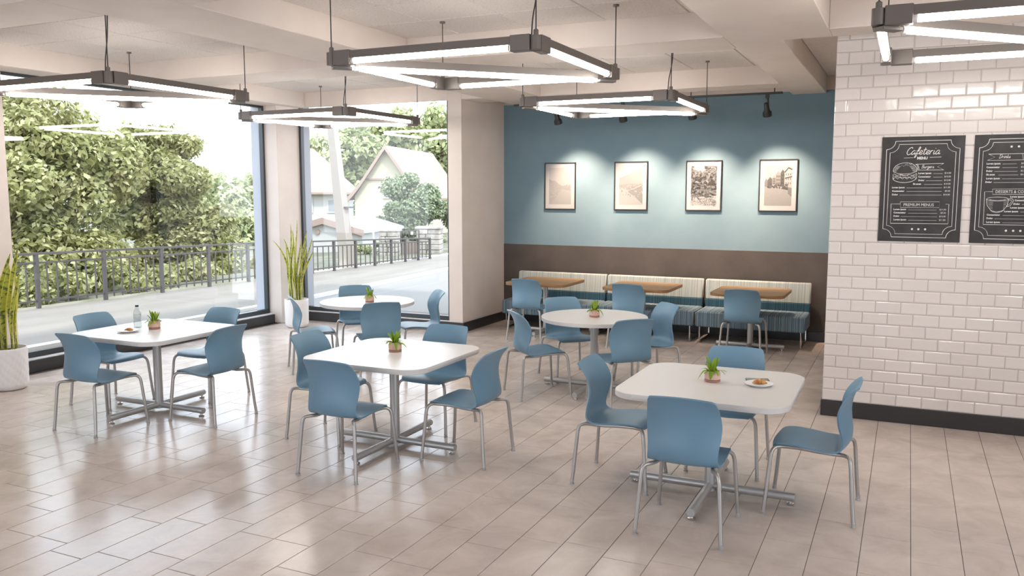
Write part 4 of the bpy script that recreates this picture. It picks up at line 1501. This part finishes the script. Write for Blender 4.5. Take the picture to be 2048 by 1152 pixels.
pp = small_plant(-6.24, 5.52, 0.4, 'small green plant in pink clay pot beside the water bottle', None)
small_plant(-3.625, 5.53, 1.9, 'small green plant in pink clay pot on the middle square table', pp)
small_plant(-1.13, 5.53, 0.2, 'small green plant in pink clay pot beside the croissant and phone', pp)
small_plant(-2.82, 7.94, 2.7, 'small green plant in pink clay pot on the round table before banquettes', pp)
small_plant(-5.54, 7.94, 4.0, 'small green plant in pink clay pot on the round table by the window', pp)


def plate(x, y, label):
    t = thing('plate', label, 'plate', (x, y, TOPZ), 0, 'white plates')
    MB().lathe([(0.0, 0.0025), (0.045, 0.0025), (0.047, 0.0), (0.053, 0.0), (0.056, 0.004), (0.088, 0.0135), (0.092, 0.0155), (0.092, 0.0175), (0.086, 0.0165), (0.058, 0.0085), (0.0, 0.0065)], 40, cap=False).obj('dish', M['porcelain'], t, 40)
    return t


def croissant(x, y, rz, label, s=1.0):
    mb = MB()
    pts, rad = [], []
    for k in range(37):
        u = -1 + 2 * k / 36
        a = u * 0.95
        pts.append((s * 0.055 * sin(a), s * (0.040 * cos(a) - 0.03), s * (0.0205 - 0.006 * u * u)))
        base = 0.0180 * (1 - abs(u) ** 1.8 * 0.78)
        rad.append(s * base * (1 - 0.20 * abs(sin(u * 9.5)) ** 5))
    mb.tube(pts, rad, 14)
    o = mb.obj('croissant', M['croissant'], None, 70, (x, y, TOPZ + 0.0065))
    o.rotation_euler = (0, 0, rz)
    zmin = min(v.co.z for v in o.data.vertices)
    o.location.z -= zmin
    return tag(o, label, 'croissant', 'croissants on plates')


plate(-6.30, 5.28, 'white plate with croissant beside the water bottle')
croissant(-6.295, 5.285, 0.5, 'brown croissant on the plate beside the water bottle', 0.85)
plate(-0.83, 5.53, 'white plate with croissant beside the phone')
croissant(-0.825, 5.53, 0.25, 'golden croissant on the plate beside the phone')

ph = thing('phone', 'dark green-black phone lying flat behind the croissant plate', 'phone', (-0.862, 5.675, TOPZ), 0.30)
MB().slab(rrect(0.150, 0.072, 0.010, 5), 0.0, 0.009, 0.0015).obj('body', M['phone_edge'], ph, 40)
MB().slab(rrect(0.144, 0.066, 0.008, 5), 0.0088, 0.0096, 0.0003).obj('screen', M['phone'], ph, 40)

bt = thing('water_bottle', 'clear plastic water bottle with navy cap standing on white table', 'bottle', (-6.42, 5.49, TOPZ))
bp = [(0.024, 0.003), (0.032, 0.0), (0.034, 0.008), (0.034, 0.060), (0.031, 0.066), (0.031, 0.072), (0.034, 0.078), (0.034, 0.135), (0.031, 0.152), (0.022, 0.172), (0.0135, 0.186), (0.0125, 0.203)]
MB().lathe(bp, 28).obj('body', M['clear'], bt, 40)
MB().lathe([(0.0, 0.004), (0.0325, 0.004), (0.0325, 0.062), (0.0295, 0.067), (0.0295, 0.071), (0.0325, 0.077), (0.0325, 0.126), (0.0, 0.126)], 28, cap=False).obj('water', M['water'], bt, 40)
MB().lathe([(0.0145, 0.195), (0.0155, 0.197), (0.0155, 0.210), (0.0145, 0.212)], 20).obj('cap', M['navy'], bt, 40)

# ------------------------------------------------------------------ outdoors: ground, kerb, railing
gr = struct_empty('ground')
MB().add([(-13.9, -20, 0), (-9.75, -20, 0), (-10.43, 13.0, 0), (-11.05, 19.5, 0), (-12.6, 36, 0), (-13.2, 36, 0)], [(0, 1, 2, 3, 4, 5)]).obj('pavement', M['pavement'], gr)
MB().add([(-9.6, -20, -0.04), (-8.0, -20, -0.04), (-8.0, 10, -0.04), (10, 40, -0.04), (-12.4, 36, -0.04), (-10.9, 19.5, -0.04), (-10.28, 13.0, -0.04)], [(0, 1, 2, 3, 4, 5, 6)]).obj('road', M['road'], gr)
kb = MB()
K = [(-9.75, -20), (-10.43, 13.0), (-11.05, 19.5), (-12.6, 36)]
for (xa, ya), (xb, yb) in zip(K[:-1], K[1:]):
    kb.add([(xa, ya, -0.05), (xa + 0.16, ya, -0.05), (xb + 0.16, yb, -0.05), (xb, yb, -0.05), (xa, ya, 0.012), (xa + 0.16, ya, 0.012), (xb + 0.16, yb, 0.012), (xb, yb, 0.012)],
           [(4, 5, 6, 7), (1, 2, 6, 5), (0, 4, 7, 3), (0, 1, 5, 4), (2, 3, 7, 6)])
kb.obj('kerb', M['kerb'], gr)
MB().add([(-90, -30, -1.0), (-16.0, -30, -1.0), (-13.9, -20, -0.01), (-13.9, 20, -0.01), (-13.2, 36, -0.01), (20, 70, -0.2), (20, 110, -0.5), (-90, 110, -1.0)], [(0, 1, 2, 3, 7), (3, 4, 5, 6, 7)]).obj('earth', M['earth'], gr)
MB().box(8, 60, 38, 39, -1, 0.5).obj('verge', M['earth'], gr)


def rail_pt(y):
    t_ = (y - 8) / 13.7
    return Vector((-13.6 + 0.6 * t_, y, 0)), (0.985 if y < 8 else 0.965 - 0.09 * (y - 9.5) / 5 if y < 14.6 else 0.875 - 0.235 * (y - 14.6) / 7.2)


def railing(posts, label):
    t = thing('railing', label, 'railing', tuple(rail_pt(posts[0])[0]), 0, 'grey metal railings outside')
    o0 = rail_pt(posts[0])[0]
    dirv = (rail_pt(posts[-1])[0] - o0).normalized()
    def seg(a, b, fa, w, hh, name):
        pa, ha = rail_pt(a); pb, hb = rail_pt(b)
        n = 2
        mb = MB()
        sx = Vector((dirv.y, -dirv.x, 0)) * w / 2
        vs = []
        for P_, H_ in ((pa, ha), (pb, hb)):
            for s_, z_ in ((-1, 0), (1, 0), (1, 1), (-1, 1)):
                vs.append(P_ - o0 + sx * s_ + Vector((0, 0, H_ * fa - hh * (1 - z_))))
        mb.add(vs, [(0, 1, 2, 3), (7, 6, 5, 4), (0, 4, 5, 1), (1, 5, 6, 2), (2, 6, 7, 3), (3, 7, 4, 0)])
        mb.obj(name, M['rail'], t)
    brk = [posts[0]] + [q for q in (9.5, 14.6) if posts[0] < q < posts[-1]] + [posts[-1]]
    for a, b in zip(brk[:-1], brk[1:]):
        seg(a, b, 1.0, 0.07, 0.035, 'top_rail'); seg(a, b, 0.835, 0.035, 0.03, 'mid_rail'); seg(a, b, 0.15, 0.035, 0.03, 'bottom_rail')
    pm_ = MB().box(-0.03, 0.03, -0.03, 0.03, 0, 1).mesh('post', M['rail'])
    bm_ = MB().box(-0.010, 0.010, -0.010, 0.010, 0, 1).mesh('baluster', M['rail'])
    for y in posts:
        P_, H_ = rail_pt(y)
        o = link('post', pm_, t, P_ - o0); o.scale = (1, 1, H_ - 0.02)
    for a, b in zip(posts[:-1], posts[1:]):
        k = max(2, int(round((b - a) / 0.185)))
        for j in range(1, k):
            P_, H_ = rail_pt(a + (b - a) * j / k)
            o = link('baluster', bm_, t, P_ - o0 + Vector((0, 0, 0.05))); o.scale = (1, 1, H_ * 0.82 - 0.05)
    return t


railing([6.9, 8.22, 9.54, 10.84, 12.11, 13.31, 14.43, 15.6], 'long grey-brown metal railing in front of the big leafy tree')
railing([15.72, 16.55, 17.38, 18.25, 19.08, 19.84, 20.52, 21.18, 21.80], 'grey metal railing seen through the far window before the shed and pillars')

# ------------------------------------------------------------------ trees
def leaf_cloud(centers, radii, n, size, rng, squash=0.8, core=0.55):
    """n folded leaves scattered near the surface of overlapping balls; returns verts, faces"""
    C_ = np.array(centers, float); R_ = np.array(radii, float)
    w = R_ ** 2; w /= w.sum()
    pick = rng.choice(len(C_), n, p=w)
    d = rng.normal(size=(n, 3)); d /= np.linalg.norm(d, axis=1, keepdims=True)
    rr = R_[pick] * (core + (1 - core) * rng.random(n) ** 0.6) * (1 + 0.10 * rng.normal(size=n))
    P_ = C_[pick] + d * rr[:, None] * np.array([1, 1, squash])
    nr = d * 0.7 + rng.normal(size=(n, 3)) * 0.55 + np.array([0, 0, 0.45])
    nr /= np.linalg.norm(nr, axis=1, keepdims=True)
    a = np.cross(nr, rng.normal(size=(n, 3))); a /= np.linalg.norm(a, axis=1, keepdims=True)
    b = np.cross(nr, a)
    s_ = size * rng.uniform(0.6, 1.3, n)[:, None]
    v0 = P_ - a * s_; v1 = P_ + b * s_ * 0.6 + nr * s_ * 0.14; v2 = P_ + a * s_ * 1.1 - nr * s_ * 0.2; v3 = P_ - b * s_ * 0.6 + nr * s_ * 0.14
    V = np.stack([v0, v1, v2, v3], 1).reshape(-1, 3)
    i = np.arange(n)[:, None] * 4
    F = np.concatenate([i + np.array([[0, 1, 2]]), i + np.array([[0, 2, 3]])], 1).reshape(-1, 3)
    return V, F


def cloud_obj(name, V, F, m, parent, loc):
    me = bpy.data.meshes.new(name)
    me.vertices.add(len(V)); me.vertices.foreach_set('co', (V - np.array(loc)).ravel())
    me.loops.add(F.size); me.loops.foreach_set('vertex_index', F.ravel().astype(np.int32))
    me.polygons.add(len(F)); me.polygons.foreach_set('loop_start', np.arange(0, F.size, 3, dtype=np.int32))
    me.materials.append(m)
    me.update(); me.validate()
    o = link(name, me, parent)
    o['kind'] = 'stuff'
    return o


def tree(name, label, cat, base, blobs, n, size, m, trunk_r, seed, group=None, ztrunk=None, squash=0.85):
    rng = np.random.default_rng(seed)
    t = thing(name, label, cat, base, 0, group)
    C_, R_ = [], []
    for (x, y, z, r) in blobs:
        k = max(6, int(13 * r))
        for _ in range(k):
            d = rng.normal(size=3); d /= np.linalg.norm(d)
            q = rng.uniform(0.45, 0.9)
            C_.append((x + d[0] * r * q, y + d[1] * r * q, z + d[2] * r * q * squash)); R_.append(r * rng.uniform(0.22, 0.42))
    V, F = leaf_cloud(C_, R_, n, size, rng)
    cloud_obj('foliage', V, F, m, t, base)
    top = max(b[2] for b in blobs) - base[2]
    MB().tube([(0, 0, -0.2), (0.05, 0.03, top * 0.3), (-0.04, 0.05, top * 0.6), (0.03, 0.0, top * 0.95)], [trunk_r, trunk_r * 0.8, trunk_r * 0.6, trunk_r * 0.25], 10).obj('trunk', M['bark'], t, 40)
    for k in range(5):
        b = blobs[k % len(blobs)]
        e = (b[0] - base[0], b[1] - base[1], b[2] - base[2])
        MB().tube([(0, 0, top * (0.25 + 0.08 * k)), (e[0] * 0.5, e[1] * 0.5 + 0.1, e[2] * 0.62), e], [trunk_r * 0.5, trunk_r * 0.32, trunk_r * 0.1], 7).obj('branch', M['bark'], t, 40)
    return t


tree('leafy_tree', 'big dense olive-green leafy tree behind the railing, filling the left window', 'tree', (-19.4, 12.2, -1.2),
     [(-19.4, 12.2, 2.2, 2.4), (-19.6, 10.2, 1.7, 2.1), (-19.1, 13.9, 2.3, 2.2), (-18.6, 11.2, 0.1, 1.8), (-18.6, 13.6, 0.2, 1.9), (-19.9, 11.7, 3.3, 1.35), (-19.9, 14.9, 3.0, 1.5), (-20.0, 9.6, 3.0, 1.3), (-20.0, 13.0, 3.6, 1.2), (-15.9, 9.6, -0.35, 1.1), (-15.8, 11.4, -0.3, 1.15), (-15.9, 13.2, -0.35, 1.1), (-16.1, 15.0, -0.4, 1.05), (-16.0, 8.0, -0.3, 1.1)],
     125000, 0.080, M['leaf_tree'], 0.22, 21, 'trees beyond the railing')
tree('leafy_tree', 'rounded olive-green tree behind the railing at the right of the left window', 'tree', (-20.3, 18.4, -1.2),
     [(-20.0, 18.0, 1.9, 1.6), (-20.1, 19.2, 0.7, 1.9), (-19.5, 18.0, 0.0, 1.5), (-20.2, 18.4, 3.0, 1.2), (-20.5, 17.8, 3.2, 1.0), (-16.5, 17.0, -0.45, 1.0), (-16.8, 18.6, -0.5, 1.0)],
     54000, 0.078, M['leaf_tree'], 0.18, 22, 'trees beyond the railing')
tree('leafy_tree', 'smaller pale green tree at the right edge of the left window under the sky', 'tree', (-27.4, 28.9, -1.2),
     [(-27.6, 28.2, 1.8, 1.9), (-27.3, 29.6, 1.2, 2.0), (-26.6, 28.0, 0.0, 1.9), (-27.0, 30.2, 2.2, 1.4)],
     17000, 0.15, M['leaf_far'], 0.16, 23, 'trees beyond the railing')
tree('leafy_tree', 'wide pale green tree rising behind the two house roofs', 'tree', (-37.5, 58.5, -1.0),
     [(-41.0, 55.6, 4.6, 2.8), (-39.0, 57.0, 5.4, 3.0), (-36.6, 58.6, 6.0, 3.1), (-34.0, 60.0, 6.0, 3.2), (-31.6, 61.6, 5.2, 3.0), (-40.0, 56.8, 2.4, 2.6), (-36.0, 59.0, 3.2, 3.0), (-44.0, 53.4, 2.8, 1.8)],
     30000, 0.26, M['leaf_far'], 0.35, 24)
tree('weeping_tree', 'round grey-green weeping tree in front of the gabled cream house', 'tree', (-18.4, 29.6, -0.8),
     [(-18.4, 29.5, 1.5, 1.4), (-18.9, 29.2, 0.78, 1.1), (-17.8, 29.9, 0.78, 1.15), (-18.4, 29.6, 2.06, 0.95)],
     26000, 0.075, M['leaf_bush'], 0.10, 25)
tree('shrub', 'low yellow-green shrub beside the shed behind the far railing', 'shrub', (-15.9, 23.2, -0.4),
     [(-15.9, 23.2, 0.05, 0.42), (-15.7, 23.4, 0.35, 0.30), (-16.2, 23.0, 0.0, 0.35)], 2600, 0.06, M['leaf_far'], 0.03, 26)

# ------------------------------------------------------------------ houses
def frame_at(p, q):
    """plan frame: origin p, unit vector along p->q and its left normal"""
    d = Vector((q[0] - p[0], q[1] - p[1], 0)); ln = d.length; d /= ln
    return d, Vector((-d.y, d.x, 0)), ln


def house(name, label, p, q, depth, z0, eave, ridge, wall_m, roof_m, over=0.35, gable_bell=0.0, windows=(), chimney=None, cat='house'):
    """gable wall from p to q (plan), ridge running away along the left normal"""
    d, n, w = frame_at(p, q)
    t = thing(name, label, cat, (p[0], p[1], z0))
    P_ = lambda u, v, z: tuple(d * u + n * v + Vector((0, 0, z - z0)))
    H, R_ = eave, ridge
    mb = MB()
    pent = [(0, z0), (w, z0), (w, H), (w / 2, R_), (0, H)]
    vs = [P_(u, 0, z) for u, z in pent] + [P_(u, depth, z) for u, z in pent]
    mb.add(vs, [(0, 1, 2, 3, 4), (9, 8, 7, 6, 5)] + [(k, (k + 1) % 5 + 0, (k + 1) % 5 + 5, k + 5)[::-1] for k in range(5)])
    mb.obj('wall', wall_m, t)
    sl = (R_ - H) / (w / 2)
    for sgn in (-1, 1):
        line = [(w / 2, R_ + 0.10)]
        for k in range(1, 7):
            f_ = k / 6
            u = w / 2 + sgn * (w / 2 + over) * f_
            z = R_ + 0.10 - sl * (w / 2 + over) * f_ + gable_bell * max(0, f_ - 0.55) ** 2
            line.append((u, z))
        rb = MB()
        vs = []
        for u, z in line:
            for v in (-over, depth + over):
                vs.append(P_(u, v, z)); vs.append(P_(u, v, z - 0.10))
        fs = []
        for k in range(6):
            a = k * 4
            fs += [(a, a + 2, a + 6, a + 4), (a + 1, a + 5, a + 7, a + 3), (a, a + 4, a + 5, a + 1), (a + 2, a + 3, a + 7, a + 6)]
        fs += [(0, 1, 3, 2), (24, 26, 27, 25)]
        rb.add(vs, fs, 0)
        ro = rb.obj('roof', roof_m, t)
        bb_ = MB()
        vs = []
        for u, z in line:
            for v in (-over - 0.05, -over + 0.02):
                vs.append(P_(u, v, z + 0.02)); vs.append(P_(u, v, z - 0.20))
        bb_.add(vs, [f for f in fs])
        bb_.obj('barge_board', M['roof_edge'], ro)
    for (u, v, z, ww, hh, face) in windows:
        f_ = MB(); g_ = MB()
        if face == 'g':
            f_.add([P_(u + a * ww, -0.02 - b * 0.04, z + c_ * hh) for a in (0, 1) for b in (0, 1) for c_ in (0, 1)], [(0, 1, 3, 2), (4, 6, 7, 5), (2, 3, 7, 6), (0, 4, 5, 1), (0, 2, 6, 4), (1, 5, 7, 3)])
            g_.add([P_(u + (0.12 + a * 0.76) * ww, -0.062, z + (0.1 + c_ * 0.8) * hh) for a in (0, 1) for c_ in (0, 1)], [(0, 2, 3, 1)])
        else:
            f_.add([P_(w + 0.02 + b * 0.04, v + a * ww, z + c_ * hh) for a in (0, 1) for b in (0, 1) for c_ in (0, 1)], [(0, 1, 3, 2), (4, 6, 7, 5), (2, 3, 7, 6), (0, 4, 5, 1), (0, 2, 6, 4), (1, 5, 7, 3)])
            g_.add([P_(w + 0.062, v + (0.12 + a * 0.76) * ww, z + (0.1 + c_ * 0.8) * hh) for a in (0, 1) for c_ in (0, 1)], [(0, 2, 3, 1)])
        fo = f_.obj('window', M['white_render'], t)
        g_.obj('pane', M['dark_glass'], fo)
    if chimney:
        u, v, z, ww, hh = chimney
        MB().add([P_(u + a * ww, v + b * ww, z + c_ * hh) for a in (0, 1) for b in (0, 1) for c_ in (0, 1)], [(0, 1, 3, 2), (4, 6, 7, 5), (2, 3, 7, 6), (0, 4, 5, 1), (0, 2, 6, 4), (1, 5, 7, 3)]).obj('chimney', M['white_render'], t)
    return t, P_, w


def house_plan(apex, d, hw):
    return (apex[0] - d[0] * hw, apex[1] - d[1] * hw), (apex[0] + d[0] * hw, apex[1] + d[1] * hw)


HEX = [(0, 1, 3, 2), (4, 6, 7, 5), (2, 3, 7, 6), (0, 4, 5, 1), (0, 2, 6, 4), (1, 5, 7, 3)]
pq = house_plan((-22.14, 33.32), (0.963, 0.27), 1.6)
h2, HP, hw = house('house', 'cream gabled house with steep faded red roof behind the weeping tree', pq[0], pq[1], 8.0, -0.6, 1.8, 4.05, M['cream'], M['roof_tile'], 0.28, 1.0,
                   [(0.5, 0, -0.1, 0.4, 0.7, 'g'), (2.2, 0, -0.1, 0.4, 0.7, 'g'), (1.4, 0, 1.7, 0.4, 0.6, 'g'), (0, 1.6, 0.5, 0.6, 0.8, 's'), (0, 4.2, 0.5, 0.6, 0.8, 's')])
MB().add([HP(u, v, z) for u in (0.55, hw - 0.55) for v in (-0.08, 0.0) for z in (2.56, 2.64)], HEX).obj('string_course', M['roof_edge'], h2)

# long white house with a hipped roof
h1 = thing('house', 'white house with broad pale red hipped roof behind the utility pole', 'house', (-30.4, 42.18, -0.6))
e1 = Vector((-0.83, -0.56, 0)); e2 = Vector((-0.56, 0.83, 0))   # leftwards along the front, away from the viewer
Q1 = lambda u, v, z: tuple(e1 * u + e2 * v + Vector((0, 0, z + 0.6)))
MB().add([Q1(u, v, z) for u in (0.3, 10.5) for v in (0, 7) for z in (-0.6, 2.05)], HEX).obj('wall', M['white_render'], h1)
rv = [Q1(-0.2, -0.5, 1.98), Q1(11.0, -0.5, 1.98), Q1(11.0, 7.5, 1.98), Q1(-0.2, 7.5, 1.98), Q1(2.6, 3.5, 4.75), Q1(8.0, 3.5, 4.75)]
MB().add(rv + [(x, y, z - 0.12) for x, y, z in rv[:4]], [(0, 1, 5, 4), (1, 2, 5), (2, 3, 4, 5), (3, 0, 4), (6, 9, 8, 7), (0, 6, 7, 1), (1, 7, 8, 2), (2, 8, 9, 3), (3, 9, 6, 0)]).obj('roof', M['roof_tile'], h1)
MB().add([Q1(u, v, z) for u in (4.0, 5.3) for v in (2.2, 3.2) for z in (3.4, 5.05)], HEX).obj('chimney', M['white_render'], h1)
MB().add([Q1(u, v, z) for u in (6.0, 6.6) for v in (0.5, 1.6) for z in (2.6, 3.3)], HEX).obj('dormer', M['white_render'], h1)
for k in range(6):
    u = 1.0 + 1.45 * k
    fo = MB().add([Q1(u + a * 0.62, -0.02 - b * 0.05, 0.75 + c_ * 0.85) for a in (0, 1) for b in (0, 1) for c_ in (0, 1)], HEX).obj('window', M['white_render'], h1)
    MB().add([Q1(u + (0.12 + a * 0.76) * 0.62, -0.075, 0.82 + c_ * 0.7) for a in (0, 1) for c_ in (0, 1)], [(0, 1, 3, 2)]).obj('pane', M['dark_glass'], fo)

pq = house_plan((-18.38, 23.71), (0.97, 0.22), 1.4)
sh, SP, sw = house('shed', 'low white shed with grey pitched roof behind the far railing', pq[0], pq[1], 3.8, -0.6, 0.62, 1.0, M['white_render'], M['roof_grey'], 0.12, 0.0, [], cat='shed')
vn = MB().lathe([(0.0, 0.0), (0.09, 0.0), (0.09, 0.03), (0.0, 0.035)], 12, cap=False).obj('vent', M['roof_edge'], sh)
vn.matrix_local = Matrix.Translation(SP(1.15, -0.02, 0.62)) @ Vector((0, 0, 1)).rotation_difference(Vector((0.22, -0.97, 0))).to_matrix().to_4x4()

struct('sky_blocker', MB().box(-9.4, -5.4, 10.79, 13.2, 3.66, 3.8), M['paint'])  # added slab above view, keeps sky light off the corner column

# utility pole, pillars, gate, sign post
po = thing('utility_pole', 'leaning weathered concrete utility pole seen through the far window', 'pole', (-13.68, 18.62, -0.05))
dv = Vector((-0.24, -0.22, 0)) 
MB().add([tuple(Vector((sx * w_, sy * w_, 0)) + dv * f_ + Vector((0, 0, z_))) for f_, z_, w_ in ((0, 0, 0.16), (1, 3.82, 0.10)) for sx, sy in ((-1, -1), (1, -1), (1, 1), (-1, 1))],
         [(3, 2, 1, 0), (4, 5, 6, 7)] + [(k, (k + 1) % 4, (k + 1) % 4 + 4, k + 4) for k in range(4)]).obj('shaft', M['concrete'], po)
MB().box(-0.17, 0.13, -0.17, 0.13, 1.62, 1.66).obj('metal_band', M['rail'], po)


def pillar(x, y, label, w=0.30, h=0.90):
    t = thing('stone_pillar', label, 'pillar', (x, y, -0.08), radians(20), 'stone gate pillars')
    rg_ = random.Random(int(x * 100))
    rows_ = 5
    for k in range(rows_):
        z0, z1 = h * 0.92 * k / rows_, h * 0.92 * (k + 1) / rows_
        cut_ = rg_.uniform(-0.1, 0.1)
        for a, b in ((-w, cut_), (cut_, w)):
            MB().box(a + 0.008, b - 0.008, -w * 0.8 - rg_.uniform(0, 0.02), w * 0.8, z0 + 0.006, z1 - 0.006, 0.012).obj('stone', M['stone'], t)
    MB().box(-w - 0.04, w + 0.04, -w * 0.8 - 0.04, w * 0.8 + 0.04, h * 0.92, h, 0.01).obj('cap_stone', M['stone'], t)
    return t


pillar(-15.05, 22.75, 'stone gate pillar at the left of the mesh gate')
pillar(-14.45, 24.25, 'wider stone gate pillar at the right of the mesh gate', 0.40, 0.94)
ga = thing('gate', 'brown metal gate with mesh top between the stone pillars', 'gate', (-14.75, 23.5, -0.05), math.atan2(1.5, 0.6))
MB().box(-0.36, 0.36, -0.015, 0.015, 0.06, 0.44, 0.004).obj('solid_panel', M['gate_panel'], ga)
gm = MB()
for k in range(8):
    gm.box(-0.36 + 0.1 * k, -0.352 + 0.1 * k, -0.008, 0.008, 0.44, 0.80)
gm.box(-0.37, 0.37, -0.012, 0.012, 0.78, 0.80).box(-0.37, -0.35, -0.012, 0.012, 0.0, 0.80).box(0.35, 0.37, -0.012, 0.012, 0.0, 0.80)
gm.obj('mesh_frame', M['rail'], ga)
MB().box(0.0, 0.10, -0.03, -0.018, 0.66, 0.76).obj('notice', M['white_render'], ga)
sp_ = thing('white_post', 'thin white post standing at the left of the stone pillars', 'post', (-15.3, 22.2, -0.1))
MB().box(-0.025, 0.025, -0.025, 0.025, 0, 1.2, 0.004).obj('shaft', M['white_render'], sp_)
MB().box(-0.027, 0.027, -0.027, 0.027, 1.2, 1.23, 0.004).obj('post_cap', M['white_render'], sp_)
lw = thing('low_wall', 'low pale stone wall with fence at the right edge of the far window', 'wall', (-14.1, 25.3, -0.2), math.atan2(9, 0.5))
for k in range(14):
    for j in range(2):
        MB().box(0.6 * k + 0.3 * j + 0.01, 0.6 * k + 0.3 * j + 0.59, -0.15, 0.15, 0.22 * j + 0.01, 0.22 * j + 0.21, 0.015).obj('stone', M['stone'], lw)
MB().box(0.3, 8.7, -0.17, 0.17, 0.44, 0.50, 0.01).obj('coping', M['stone'], lw)
for k in range(40):
    MB().box(0.4 + 0.2 * k, 0.46 + 0.2 * k, -0.02, 0.02, 0.50, 0.86).obj('picket', M['white_render'], lw)
